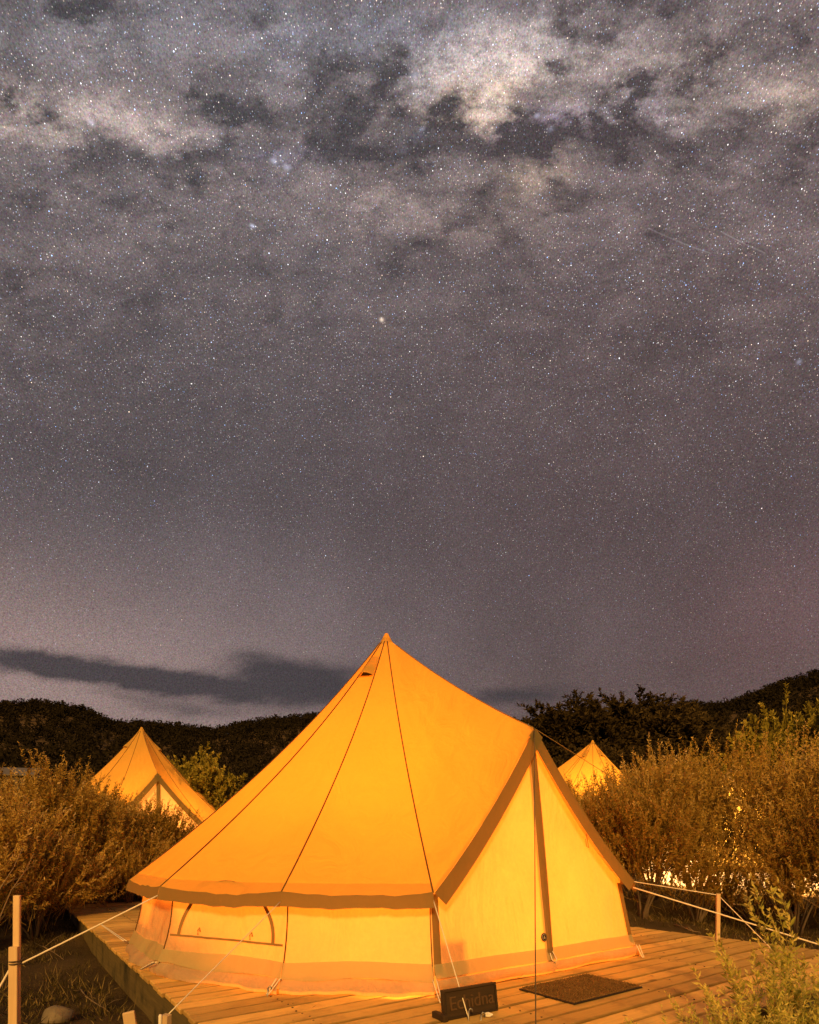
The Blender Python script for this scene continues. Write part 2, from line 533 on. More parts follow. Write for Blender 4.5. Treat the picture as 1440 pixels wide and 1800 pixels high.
def copy_tree(o, parent=None, skip=()):
    c = o.copy()
    C.objects.link(c)
    c.parent = parent
    for ch in o.children:
        if ch.name.split('.')[0] not in skip:
            copy_tree(ch, c, skip)
    return c


def grid_faces(nu, nv):
    return [(j * nu + i, j * nu + i + 1, (j + 1) * nu + i + 1, (j + 1) * nu + i) for j in range(nv - 1) for i in range(nu - 1)]


def patch(name, fn, nu, nv, mat, parent=None):
    """surface fn(s, t) -> point, s and t in 0..1"""
    v = [fn(i / (nu - 1), j / (nv - 1)) for j in range(nv) for i in range(nu)]
    return link(name, mesh_np(name, v, grid_faces(nu, nv), mat, smooth=True), parent)


def box_mesh(name, size, mat, bev=0.0, center=(0, 0, 0), jitter=0.0):
    bm = bmesh.new()
    bmesh.ops.create_cube(bm, size=1.0)
    for v in bm.verts:
        v.co = Vector((v.co.x * size[0] + center[0], v.co.y * size[1] + center[1], v.co.z * size[2] + center[2]))
    if bev:
        bmesh.ops.bevel(bm, geom=list(bm.edges), offset=bev, segments=1, affect='EDGES', profile=0.6)
    if jitter:
        for v in bm.verts:
            v.co += Vector([random.uniform(-jitter, jitter) for _ in range(3)])
    me = bpy.data.meshes.new(name)
    bm.to_mesh(me)
    bm.free()
    me.materials.append(MAT[mat])
    return me


def tube_data(pts, rads, n=6, cap=True):
    pts = [Vector(p) for p in pts]
    if not hasattr(rads, '__len__'):
        rads = [rads] * len(pts)
    v, f = [], []
    for i, p in enumerate(pts):
        d = (pts[min(i + 1, len(pts) - 1)] - pts[max(i - 1, 0)]).normalized()
        a = d.cross(Vector((0, 0, 1)))
        if a.length < 1e-3:
            a = d.cross(Vector((1, 0, 0)))
        a.normalize()
        b = d.cross(a)
        for k in range(n):
            t = 2 * math.pi * k / n
            v.append(p + (a * math.cos(t) + b * math.sin(t)) * rads[i])
    for i in range(len(pts) - 1):
        for k in range(n):
            f.append((i * n + k, i * n + (k + 1) % n, (i + 1) * n + (k + 1) % n, (i + 1) * n + k))
    if cap:
        f.append(tuple(range(n - 1, -1, -1)))
        f.append(tuple((len(pts) - 1) * n + k for k in range(n)))
    return v, f


def tube(name, pts, rads, mat, parent=None, n=6):
    v, f = tube_data(pts, rads, n)
    return link(name, mesh_np(name, v, f, mat, smooth=True), parent)


def lathe(name, prof, mat, parent=None, n=20):
    v, f = [], []
    for r, z in prof:
        for k in range(n):
            t = 2 * math.pi * k / n
            v.append((r * math.cos(t), r * math.sin(t), z))
    for i in range(len(prof) - 1):
        for k in range(n):
            f.append((i * n + k, i * n + (k + 1) % n, (i + 1) * n + (k + 1) % n, (i + 1) * n + k))
    return link(name, mesh_np(name, v, f, mat, smooth=True), parent)


# ------------------------------------------------------------------ terrain
RIDGE_PX = [(-400, 1215), (-200, 1225), (0, 1232), (60, 1228), (110, 1232), (150, 1240), (200, 1265), (240, 1264), (300, 1268), (380, 1277),
            (420, 1266), (480, 1256), (560, 1250), (640, 1250), (760, 1262), (930, 1262), (1000, 1256), (1100, 1252), (1200, 1232), (1245, 1233),
            (1290, 1227), (1350, 1203), (1440, 1176), (1600, 1135), (1900, 1110)]
RAZ = np.array([math.atan2((p[0] - CX) / F, 1) for p in RIDGE_PX])
REL = np.array([(HY - p[1] - 14) / F * math.cos(a) for p, a in zip(RIDGE_PX, RAZ)])
RIDGE_R = 420.0


def sstep(x, a, b):
    t = np.clip((x - a) / (b - a), 0, 1)
    return t * t * (3 - 2 * t)


def ground_z(x, y):
    x, y = np.asarray(x, float), np.asarray(y, float)
    r = np.hypot(x, y) + 1e-6
    az = np.arctan2(x, y)
    near = -0.34 + 0.09 * np.maximum(0, np.minimum(y, 80) - 6.5)
    near = near + 0.22 * sstep(x * 0.81 + y * 0.586, 3.6, 5.2) * sstep(y, -2, 3)
    ridge = np.interp(az, RAZ, REL)
    ridge = ridge + (0.10 - ridge) * sstep(np.abs(az), 0.95, 1.5)
    tt = np.clip((r - 35) / (RIDGE_R - 35), 0, 1)
    ratio = 0.062 + (ridge - 0.062) * tt ** 1.15
    ratio = ratio * (1 - 0.75 * sstep(r, RIDGE_R, 620))
    b = sstep(r, 30, 60)
    bumps = 0.05 * np.sin(1.7 * x + 0.6 * y) * np.sin(1.3 * y - 0.4 * x) + 0.03 * np.sin(4.1 * x) * np.sin(3.7 * y + 1.0)
    return (1 - b) * near + b * r * ratio + bumps * sstep(r, 0.5, 3)


def gz(x, y):
    return float(ground_z(x, y))


def build_ground():
    rs = np.concatenate([np.linspace(0.3, 24, 60), np.geomspace(25, 900, 60)])
    na = 360
    th = np.linspace(-math.pi, math.pi, na, endpoint=False)
    x = rs[:, None] * np.sin(th)[None]
    y = rs[:, None] * np.cos(th)[None]
    z = ground_z(x, y)
    v = np.stack([x, y, z], -1).reshape(-1, 3)
    i, j = np.meshgrid(np.arange(len(rs) - 1), np.arange(na), indexing='ij')
    f = np.stack([i * na + j, i * na + (j + 1) % na, (i + 1) * na + (j + 1) % na, (i + 1) * na + j], -1).reshape(-1, 4)[:, ::-1]
    v = np.vstack([v, [[0, 0, gz(0, 0)]]])
    fl = [tuple(q) for q in f.tolist()] + [(k, len(v) - 1, (k + 1) % na) for k in range(na)]
    o = link('ground', mesh_np('ground', v, fl, 'ground', smooth=True))
    tag(o, 'dark leaf-littered ground rising to wooded hills', 'ground', kind='structure')


build_ground()


# ------------------------------------------------------------------ plant meshes
def norm(a):
    return a / (np.linalg.norm(a, axis=-1, keepdims=True) + 1e-9)


def diamonds(base, dirv, length, width, g):
    """leaf-shaped quads"""
    n = len(base)
    side = norm(np.cross(dirv, norm(g.normal(size=(n, 3)))))
    L = length[:, None]
    w = width[:, None]
    v = np.empty((n, 4, 3), np.float32)
    v[:, 0] = base
    v[:, 1] = base + dirv * L * 0.45 + side * w
    v[:, 2] = base + dirv * L
    v[:, 3] = base + dirv * L * 0.45 - side * w
    return v.reshape(-1, 3), np.arange(4 * n).reshape(n, 4)


def crown_mesh(name, seed, H, Rr, n_spray, per, leaf, width, mat, up=0.8, twig=0.34, z0=0.06, lobes=0.28, tipgain=0.35, shell=0.5):
    g = np.random.default_rng(seed)
    ph = g.uniform(0, 6.28, 6)
    u = norm(g.normal(size=(n_spray, 3)))
    u[:, 2] = np.where(u[:, 2] < -0.55, -u[:, 2], u[:, 2])
    a = np.arctan2(u[:, 1], u[:, 0])
    lob = 1 + lobes * (np.sin(2 * a + ph[0]) * 0.5 + np.sin(3 * a + 4 * u[:, 2] + ph[1]) * 0.6 + np.sin(5 * a - 5 * u[:, 2] + ph[2]) * 0.45 + np.sin(9 * a + 9 * u[:, 2] + ph[3]) * 0.35)
    rho = (shell + (1 - shell) * g.random(n_spray) ** 0.6) * lob
    hc = H * (0.5 + z0)
    p = u * rho[:, None] * np.array([Rr, Rr, H * 0.46]) + np.array([0, 0, hc])
    p[:, 2] = np.maximum(p[:, 2], 0.04 * H)
    d = norm(0.55 * u + np.array([0, 0, up]) + g.normal(size=(n_spray, 3)) * 0.28)
    L = twig * g.uniform(0.6, 1.3, n_spray)
    k = np.tile(np.linspace(0.0, 1.0, per), n_spray)
    idx = np.repeat(np.arange(n_spray), per)
    curve = g.normal(size=(n_spray, 3)) * 0.10
    base = p[idx] + d[idx] * (L[idx] * k)[:, None] + curve[idx] * (k ** 2 * L[idx])[:, None]
    ld = norm(d[idx] * 0.75 + norm(g.normal(size=(len(idx), 3))) * 0.85)
    ln = leaf * g.uniform(0.6, 1.3, len(idx)) * (1.15 - 0.5 * k)
    v, f = diamonds(base, ld, ln, ln * width, g)
    outer = np.clip((rho / lob - shell) / (1 - shell), 0, 1)
    patch_t = 0.5 + 0.5 * np.sin(3.1 * p[:, 0] / Rr * 2 + ph[4]) * np.sin(2.7 * p[:, 2] / H * 4 + ph[5])
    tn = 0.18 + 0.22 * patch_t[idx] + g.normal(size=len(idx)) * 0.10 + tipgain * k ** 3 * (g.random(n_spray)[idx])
    # twigs
    s = norm(np.cross(d, norm(g.normal(size=(n_spray, 3))))) * 0.004 * (H / 2)
    tv = np.stack([p - d * L[:, None] * 0.8 - s, p - d * L[:, None] * 0.8 + s, p + d * L[:, None] * 0.9 + s * 0.3, p + d * L[:, None] * 0.9 - s * 0.3], 1).reshape(-1, 3)
    tf = np.arange(4 * n_spray).reshape(-1, 4) + len(v)
    return mesh_np(name, np.vstack([v, tv]), np.vstack([f, tf]), mat, np.clip(np.concatenate([tn, np.full(n_spray, 0.3)]), 0, 1))


def stem_mesh(name, seed, H, Rr, n=7, r0=0.03, mat='bark', lean=0.75, top=0.85):
    g = random.Random(seed)
    V, Fc = [], []
    for k in range(n):
        a = g.uniform(0, 6.283)
        q = g.uniform(0.25, 1.0)
        pts, rad = [], []
        for i in range(6):
            t = i / 5
            rr = Rr * lean * q * (t ** 1.4)
            pts.append((math.cos(a + t * 0.4) * rr + 0.04 * math.cos(a) + g.uniform(-.02, .02) * H * t, math.sin(a + t * 0.4) * rr + 0.04 * math.sin(a) + g.uniform(-.02, .02) * H * t, -0.12 + t * H * top * (1.05 - 0.35 * q)))
            rad.append(r0 * (1 - 0.8 * t))
        v, f = tube_data(pts, rad, 5)
        o = len(V)
        V += v
        Fc += [tuple(i + o for i in q_) for q_ in f]
    return mesh_np(name, V, Fc, mat, smooth=True)


def tree_stem(name, seed, H, Rr, r0):
    g = random.Random(seed)
    V, Fc = [], []

    def add(pts, rad, n=7):
        v, f = tube_data(pts, rad, n)
        o = len(V)
        V.extend(v)
        Fc.extend([tuple(i + o for i in q) for q in f])
    tr = [Vector((g.uniform(-.04, .04) * H * t, g.uniform(-.04, .04) * H * t, -0.3 + t * H * 0.8)) for t in (0, .2, .4, .6, .8, 1)]
    add(tr, [r0, r0 * .85, r0 * .7, r0 * .5, r0 * .35, r0 * .15])
    for k in range(9):
        t = g.uniform(0.3, 0.85)
        i = min(4, int(t * 5))
        b = tr[i].lerp(tr[i + 1], t * 5 - i)
        a = g.uniform(0, 6.283)
        e = b + Vector((math.cos(a) * Rr * .75, math.sin(a) * Rr * .75, H * g.uniform(0.08, 0.22)))
        m = b.lerp(e, 0.5) + Vector((0, 0, -0.03 * H))
        add([b, m, e], [r0 * .35, r0 * .22, r0 * .06], 5)
    return mesh_np(name, V, Fc, 'bark', smooth=True)


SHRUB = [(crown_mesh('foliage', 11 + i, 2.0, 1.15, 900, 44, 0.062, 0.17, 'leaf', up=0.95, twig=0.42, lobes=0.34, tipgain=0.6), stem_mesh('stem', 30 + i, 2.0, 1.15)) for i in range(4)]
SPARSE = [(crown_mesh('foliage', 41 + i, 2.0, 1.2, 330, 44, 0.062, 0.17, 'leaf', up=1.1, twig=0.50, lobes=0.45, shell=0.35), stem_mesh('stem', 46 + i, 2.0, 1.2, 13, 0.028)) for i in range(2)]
YELLOW = [(crown_mesh('foliage', 51 + i, 2.0, 1.1, 1000, 36, 0.085, 0.24, 'leaflit', up=0.25, twig=0.20, tipgain=0.5), stem_mesh('stem', 61 + i, 2.0, 1.1, 5, 0.04)) for i in range(2)]
TREE = [(crown_mesh('crown', 71 + i, 9.0, 3.2, 620, 26, 0.42, 0.2, 'leafdark', up=0.15, twig=0.85, z0=0.06, lobes=0.30, tipgain=0.3, shell=0.45), tree_stem('trunk', 81 + i, 9.0, 3.0, 0.22)) for i in range(3)]


def plant(name, var, x, y, H, ref_H, label, cat, group, rz=None, wide=1.0, parts=('foliage', 'stem'), z=None):
    zz = gz(x, y) if z is None else z
    o = empty(name, (x, y, zz), random.uniform(0, 6.28) if rz is None else rz, 1.0)
    s = H / ref_H
    o.scale = (s * wide, s * wide, s)
    tag(o, label, cat, group)
    link(parts[0], var[0], o)
    link(parts[1], var[1], o)
    return o


# ------------------------------------------------------------------ deck
DAZ = R(-54.2)
deck = empty('timber_deck', (-5.40, 8.91, 0.0), DAZ)
tag(deck, 'low timber deck of long pine boards under the big glowing tent', 'deck')
DL, DW = 9.1, 5.0
LX, LW = Vector((math.cos(DAZ), math.sin(DAZ), 0)), Vector((-math.sin(DAZ), math.cos(DAZ), 0))


def dk(s, w, z=0.0):
    return Vector((-5.40, 8.91, z)) + LX * s + LW * w


pitch = 0.1445
nb = int(DL / pitch)
pm = [box_mesh('plank', (0.131, DW + 0.02, 0.03), 'plank', 0.005, (0, DW / 2, -0.015)) for _ in range(3)]
for i in range(nb):
    o = link('plank', pm[i % 3], deck)
    o.location = (pitch * (i + 0.5), random.uniform(-0.008, 0.008), random.uniform(-0.003, 0.002))
    o.rotation_euler = (random.uniform(-0.0005, 0.0005), random.uniform(-0.016, 0.016), 0)
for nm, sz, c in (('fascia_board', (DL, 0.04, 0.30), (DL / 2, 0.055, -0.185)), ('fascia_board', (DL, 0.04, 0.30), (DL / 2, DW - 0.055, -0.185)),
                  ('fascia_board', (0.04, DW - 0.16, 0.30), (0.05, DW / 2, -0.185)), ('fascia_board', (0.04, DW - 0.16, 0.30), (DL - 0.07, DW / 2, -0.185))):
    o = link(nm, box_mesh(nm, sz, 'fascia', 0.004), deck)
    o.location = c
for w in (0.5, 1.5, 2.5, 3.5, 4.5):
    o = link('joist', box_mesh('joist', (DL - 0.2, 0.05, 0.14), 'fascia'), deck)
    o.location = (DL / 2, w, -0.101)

gsc = random.Random(9)
V, Fc = [], []
for i in range(nb):
    for w in (0.5, 1.5, 2.5, 3.5, 4.5):
        for dx in (-0.038, 0.038):
            x0, y0 = pitch * (i + 0.5) + dx + gsc.uniform(-.004, .004), w + gsc.uniform(-.01, .01)
            o_ = len(V)
            V += [(x0 + 0.0055 * math.cos(t * math.pi / 3), y0 + 0.0055 * math.sin(t * math.pi / 3), 0.0035) for t in range(6)]
            V += [(x0 + 0.0055 * math.cos(t * math.pi / 3), y0 + 0.0055 * math.sin(t * math.pi / 3), -0.01) for t in range(6)]
            Fc.append(tuple(range(o_, o_ + 6)))
            Fc += [(o_ + t, o_ + 6 + t, o_ + 6 + (t + 1) % 6, o_ + (t + 1) % 6) for t in range(6)]
MAT['screw'] = plain('screw_head', (0.07, 0.05, 0.035), 0.5, 0.1, metal=0.5)
tag(link('screws', mesh_np('screws', V, Fc, 'screw'), deck), kind='stuff')

# ------------------------------------------------------------------ bell tent
AZV = [26.5, 49.5, 76.0, 103.0, 129.0, 154.5, 180.0, 205.5, 231.0, 257.0, 284.0, 310.5, 333.5]
RE, RB, ZE, ZA = 2.25, 2.36, 0.60, 3.05
DTOP = Vector((1.92, 0, 1.76))


def pol(r, a, z):
    return Vector((r * math.cos(R(a)), r * math.sin(R(a)), z))


def seam(a, t):
    r = 0.045 + (RE + 0.105 - 0.045) * t
    z = ZA - 0.04 + (ZE + 0.02 - ZA + 0.04) * t - 0.16 * 4 * t * (1 - t) * (1.15 - 0.35 * t)
    return pol(r, a, z)


def ridge(t):
    r = 0.045 + (DTOP.x + 0.05 - 0.045) * t
    z = ZA - 0.04 + (DTOP.z + 0.02 - ZA + 0.04) * t - 0.055 * 4 * t * (1 - t)
    return Vector((r, 0, z))


def roof_pt(ea, eb, s, t, dip=0.035):
    a, b = ea(t), eb(t)
    p = a.lerp(b, s)
    q = 4 * s * (1 - s)
    p.z -= dip * q * t * (1 - 0.35 * t)
    # short puckers pulled towards the rope corners
    e = min(s, 1 - s)
    p.z += 0.006 * t ** 4 * math.exp(-e * 9) * math.sin(70 * e + 14 * t)
    k = a.x * 3.1 + a.y * 1.7
    p.z += 0.004 * q * t * t * math.sin(13 * s + 5 * t + k) + 0.005 * t * math.sin(33 * s - 9 * t + k) * q + 0.006 * q * math.sin(11 * t + k + 4 * s)
    return p


PORCH = 0.10


def make_tent():
    root = empty('bell_tent')
    g = random.Random(5)
    edges = [(lambda t, a=a: seam(a, t)) for a in AZV]
    panels = [(edges[i], edges[i + 1]) for i in range(12)] + [(ridge, edges[0]), (edges[12], ridge)]
    for i, (ea, eb) in enumerate(panels):
        patch('roof_panel', lambda s, t: roof_pt(ea, eb, s, t, 0.035 if i < 12 else PORCH), 25, 29, 'roof', root)
    # stitched seams standing a little proud
    for i, e in enumerate(edges):
        tube('seam', [e(t) + Vector((0, 0, 0.004)) for t in [0.012] + [k / 20 for k in range(1, 21)]], 0.0055, 'web', root, 5)
    tube('seam', [ridge(t) + Vector((0, 0, 0.004)) for t in [k / 14 for k in range(1, 15)]], 0.0045, 'zip', root, 5)
    # valance hanging from the roof edge
    for i in range(12):
        ea, eb = panels[i]

        def val(s, t, ea=ea, eb=eb, i=i):
            p = roof_pt(ea, eb, s, 1.0)
            out = Vector((p.x, p.y, 0)).normalized()
            drop = 0.078 + 0.016 * abs(2 * s - 1) ** 2 + 0.0025 * math.sin(9 * s + i)
            return p + out * (0.004 + 0.022 * t + 0.008 * math.sin(7 * s + i) * t) + Vector((0, 0, 0.004 - drop * t))
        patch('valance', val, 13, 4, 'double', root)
    # door-side valances follow the slanting edge of the porch
    for sgn in (1, -1):
        e0 = seam(26.5 * sgn, 1.0)
        e1 = ridge(1.0)
        along = (e1 - e0).normalized()
        perp = Vector((0, 0, -1)) - along * (-along.z)
        perp.normalize()

        def dval(s, t, e0=e0, e1=e1, perp=perp):
            p = e0.lerp(e1, s)
            p.z -= PORCH * 4 * s * (1 - s) * 0.65
            return p + perp * (0.115 * t * (1 - 0.15 * s)) + Vector((0.012 + 0.02 * t, 0, 0.003))
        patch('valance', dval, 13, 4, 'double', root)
    # walls
    def wall_pt(a0, a1, s, v, off=0.0):
        b = pol(RB, a0, 0.03).lerp(pol(RB, a1, 0.03), s)
        e = pol(RE, a0, ZE + 0.07).lerp(pol(RE, a1, ZE + 0.07), s)
        p = b.lerp(e, v)
        out = Vector((p.x, p.y, 0)).normalized()
        belly = -0.035 * math.sin(math.pi * v) + 0.012 * math.sin(math.pi * 2 * s + a0) * (1 - v) + 0.008 * math.sin(17 * s + a0) * v * (1 - v) * 2 + 0.005 * math.sin(31 * s + 6 * v + a0) * (1 - v) + 0.006 * math.sin(43 * s - 4 * v) * v * math.sin(math.pi * s)
        return p + out * (belly + off)
    for i in range(12):
        a0, a1 = AZV[i], AZV[i + 1]
        patch('wall_panel', lambda s, v: wall_pt(a0, a1, s, v), 33, 12, 'wall', root)
        tube('seam', [wall_pt(a1, a1, 0, k / 8, 0.006) for k in range(0, 9)], 0.0045, 'web', root, 5)
        h1 = 0.155

        def mud(s, t, a0=a0, a1=a1, i=i):
            v = (h1 + 0.006 * math.sin(6 * s + i)) * (1 - t) / (ZE + 0.03) * 1.0 + (0.058 + 0.012 * math.sin(8 * s + 2 * i)) * t / (ZE + 0.03)
            return wall_pt(a0, a1, s, v, 0.012 + 0.014 * t + 0.008 * t * math.sin(14 * s + i))
        patch('mud_flap', mud, 15, 4, 'mud', root)

        def pvc(s, t, a0=a0, a1=a1, i=i):
            p = wall_pt(a0, a1, s, 0.10 * (1 - t), 0.006)
            out = Vector((p.x, p.y, 0)).normalized()
            w = 0.016 * math.sin(11 * s + i * 1.7) + 0.010 * math.sin(29 * s + i)
            sag = 0.03 * math.sin(math.pi * s)
            return Vector((p.x, p.y, 0.085 * (1 - t) + 0.006)) + out * (0.02 * math.sin(math.pi * t) + w * t + 0.02 * t + sag * t)
        patch('groundsheet_skirt', pvc, 21, 5, 'pvc', root)
        if i in (1, 10, 4, 7):      # arched windows, zipped shut
            flip = 1
            pts_o = []

            def arc(th, w):
                return 0.5 - (0.40 + w) * math.cos(th), 0.40 + (0.60 + w) * math.sin(th)

            def zipf(s, t, a0=a0, a1=a1):
                ss, vv = arc(math.pi * s, (t - 0.5) * 0.028)
                return wall_pt(a0, a1, ss, min(vv, 1.04), 0.007)
            z = patch('window_zip', zipf, 41, 3, 'zip', root)
            patch('window_zip', lambda s, t: wall_pt(a0, a1, 0.02 + 0.96 * s, 0.385 + t * 0.022, 0.007), 15, 3, 'zip', root)
            for ss in (0.27, 0.72):
                c = wall_pt(a0, a1, ss, 0.42, 0.012)
                tube('toggle', [c, c + Vector((0, 0, 0.03)), c + Vector((0.008, 0.008, 0.05)), c + Vector((0.012, 0.012, 0.02))], 0.004, 'zip', root, 5)
    # door flaps
    bc = [pol(RB, s_ * 26.5, 0.03) for s_ in (1, -1)]
    ec = [pol(RE, s_ * 26.5, ZE + 0.02) for s_ in (1, -1)]
    mid = Vector((bc[0].x + 0.02, 0, 0.03))
    for k, sgn in enumerate((1, -1)):
        top = DTOP + Vector((-0.01, 0, -0.01))

        def flap(s, v, k=k, off=0.0):
            z = mid.z + (top.z - mid.z) * v
            c = mid.lerp(top, v)
            if z < ec[k].z:
                q = bc[k].lerp(ec[k], (z - bc[k].z) / (ec[k].z - bc[k].z))
            else:
                u = (z - ec[k].z) / (top.z - ec[k].z)
                q = ec[k].lerp(top, u)
                q.z -= PORCH * 4 * u * (1 - u) * 0.65 + 0.01 * math.sin(math.pi * u)
            p = c.lerp(q, s)
            p.x += -0.030 * math.sin(math.pi * s) * math.sin(math.pi * min(1, v * 1.2)) + 0.010 * math.sin(9 * s + 3 * v) * s * (1 - v) + off
            return p
        patch('door_flap', lambda s, v: flap(s, v), 17, 22, 'wall', root)
        patch('mud_flap', lambda s, t: flap(s, 0.088 - 0.048 * t, off=0.014 + 0.012 * t + 0.005 * t * math.sin(13 * s)), 15, 4, 'mud', root)

        def dpvc(s, t, k=k):
            p = flap(s, 0.03 * (1 - t), off=0.008)
            return Vector((p.x + 0.035 * math.sin(math.pi * (0.25 + t * 0.75)) + 0.014 * math.sin(10 * s + k) * t, p.y, 0.085 * (1 - t) + 0.006))
        patch('groundsheet_skirt', dpvc, 17, 5, 'pvc', root)
        # strap down the door post
        patch('door_strap', lambda s, v: flap(1.0 - 0.055 * s / 1.0, 0.05 + v * 0.285, off=0.012), 3, 8, 'double', root)
        if k == 1:
            def storm(s, v):
                lean = 0.045 * (1 - v) ** 2
                p = flap(0.0, 0.03 + 0.95 * v, off=0.016)
                return p + Vector((0.006 * math.sin(math.pi * s), (s - 0.5) * (0.062 + 0.022 * math.sin(math.pi * v)) - lean * 0.0 + 0.035 * v - 0.01, 0))
            patch('storm_flap', storm, 5, 24, 'double', root)
            patch('storm_edge', lambda s, v: storm(0, v) + Vector((0.004, -0.016 * (1 - s), 0)), 3, 24, 'mud', root)
            b0 = flap(0.06, 0.135, off=0.024)
            bd = lathe('badge', [(0.0, 0.003), (0.026, 0.003), (0.031, 0.0)], 'black', root, 24)
            bd.location = b0
            bd.rotation_euler = (0, R(82), 0)
            rg = lathe('badge_ring', [(0.021, 0.0046), (0.0235, 0.0046), (0.0235, 0.003)], 'badge', bd, 24)
            mk = link('badge_mark', mesh_np('badge_mark', [(0.010, -0.012, .0046), (0.010, 0.012, .0046), (-0.012, 0.002, .0046), (-0.012, -0.002, .0046)], [(0, 1, 2, 3)], 'badge'), bd)
            for q in range(2):
                yy = 0.02 - 0.05 * q
                c = flap(0, 0.055, off=0.03) + Vector((0.0, yy, 0))
            tube('door_toggle', [flap(0, 0.075, off=0.03), flap(0, 0.045, off=0.05) + Vector((0, .015, 0)), flap(0, 0.03, off=0.05) + Vector((0, -.005, 0)), flap(0, 0.045, off=0.045) + Vector((0, -.03, 0)), flap(0, 0.07, off=0.03) + Vector((0, -.025, 0))], 0.004, 'rope', root, 5)
        # hanging tie cord
        c = ec[k].lerp(top, 0.45) + Vector((0.05, 0, -0.12))
        tube('tie_cord', [c, c + Vector((0.005, 0.01 * sgn, -0.05)), c + Vector((0.01, 0.02 * sgn, -0.11)), c + Vector((0.01, -0.005 * sgn, -0.10)), c + Vector((0.004, -0.012 * sgn, -0.04))], 0.0028, 'zip', root, 5)
    # vents under little hoods near the peak
    for i in (1, 4, 7, 10):
        ea, eb = panels[i]

        def hood(s, t, ea=ea, eb=eb):
            tt = 0.075 + 0.085 * t
            p = roof_pt(ea, eb, 0.06 + 0.88 * s, tt)
            out = Vector((p.x, p.y, 0)).normalized()
            nn = (out + Vector((0, 0, 0.8))).normalized()
            return p + nn * (0.006 + 0.055 * t * math.sin(math.pi * s) ** 0.7)
        patch('vent_hood', hood, 11, 6, 'roof', root)
        patch('vent_mesh', lambda s, t: roof_pt(ea, eb, 0.15 + 0.7 * s, 0.125 + 0.03 * t) + Vector((0, 0, 0.005)), 7, 3, 'web', root)
    lathe('peak_cap', [(0.004, ZA + 0.035), (0.018, ZA + 0.03), (0.032, ZA + 0.0), (0.062, ZA - 0.055), (0.088, ZA - 0.105), (0.092, ZA - 0.112)], 'roof', root, 18)
    tube('centre_pole', [(0, 0, 0.0), (0, 0, ZA - 0.02)], 0.016, 'metal', root, 8)
    tube('door_pole', [(mid.x - 0.06, 0, 0.0), (DTOP.x - 0.05, 0, DTOP.z - 0.02)], 0.012, 'metal', root, 8)
    tube('pole_spike', [(DTOP.x, 0, DTOP.z - 0.05), (DTOP.x, 0, DTOP.z + 0.065)], [0.006, 0.004], 'metal', root, 6)
    lathe('groundsheet', [(0.01, 0.012), (1.2, 0.013), (2.15, 0.012)], 'pvc', root, 40)
    return root


TC = Vector((-0.235, 5.80, 0.0))
tent = make_tent()
tent.location = TC
tent.rotation_euler = (0, 0, DAZ)
tag(tent, 'large glowing orange canvas bell tent with closed door, standing on the timber deck', 'tent', 'glowing bell tents')
TM = Matrix.Translation(TC) @ Euler((0, 0, DAZ)).to_matrix().to_4x4()
TI = TM.inverted()


def tworld(p):
    return TM @ p


# guy ropes of the big tent (their ends given in world space)
def rope(p0, p1, r=0.0045, mat='rope', sag=0.0, name='guy_rope'):
    p0, p1 = Vector(p0), Vector(p1)
    pts = [p0.lerp(p1, k / 10) - Vector((0, 0, sag * 4 * (k / 10) * (1 - k / 10))) for k in range(11)]
    return tube(name, [TI @ p for p in pts], r, mat, tent, 6)


def eave(i, drop=0.03):
    return tworld(seam(AZV[i], 1.0) - Vector((0, 0, drop)))


def stake(name, x, y, z0, z1, w, label, lean=(0.0, 0.0), t=0.03, rz=0.0):
    o = empty(name, (x, y, z0), rz)
    me = box_mesh('shaft', (w, t, z1 - z0 + 0.12), 'stake', 0.003, (0, 0, (z1 - z0) / 2 - 0.06), 0.0015)
    link('shaft', me, o)
    o.rotation_euler = (lean[0], lean[1], rz)
    tag(o, label, 'stake', 'guy rope stakes')
    return o


# leftmost tall stake: rope from the wall corner wraps round it and runs on to a peg
gl = at(29, 1696, 3.55)
st1 = stake('guy_stake', gl.x, gl.y, gz(gl.x, gl.y), at(28, 1574, 3.55).z, 0.036, 'tall pale timber stake in the grass beside the deck, rope wrapped at mid height', (0, 0.004), 0.03, R(10))
lap = link('splint', box_mesh('splint', (0.05, 0.022, 0.62), 'stake', 0.003, (-0.006, -0.028, 0.27)), st1)
w_ = tube('rope_wrap', [(0.036 * math.cos(t), 0.04 * math.sin(t) - 0.01, gl.z - gz(gl.x, gl.y) + 0.0025 * t) for t in [k * 0.6 for k in range(26)]], 0.0045, 'darkrope', st1, 5)
rope(eave(10, 0.05), gl + Vector((0.02, -0.02, 0)), 0.006)
rope(gl + Vector((-0.02, -0.02, -0.01)), at(-60, 1840, 3.3), 0.006)
# short stakes along the deck edge
p = at(289, 1783, 2.50)
s2 = stake('guy_stake', p.x, p.y, gz(p.x, p.y), p.z, 0.034, 'short timber stake with white clip beside the deck edge', (0, 0.02), 0.03, R(-20))
cl_ = lathe('clip', [(0.007, -0.05), (0.008, 0.0), (0.006, 0.008), (0.0005, 0.010)], 'white', s2, 10)
cl_.location = (-0.012, -0.022, p.z - gz(p.x, p.y) - 0.004)
rope(eave(11, 0.05), p + Vector((0.012, 0, -0.006)), 0.0028)
p = at(252, 1772, 2.62)
s3 = stake('guy_stake', p.x, p.y, gz(p.x, p.y), p.z, 0.05, 'split-topped timber peg against the dark deck fascia', (0.05, -0.12), 0.02, R(25))
# front rope by the sign with a steel peg
pf = on_z(823, 1794)
rope(eave(12, 0.04), pf + Vector((0, 0, 0.02)), 0.0032)
# porch ropes
dtop = tworld(ridge(1.0) + Vector((0.005, 0, 0.0)))
rope(dtop, Vector((0.29, 1.29, -0.2)), 0.0024, 'darkrope')
rope(dtop, (4.5, 5.5, -0.02), 0.0022, 'zip')
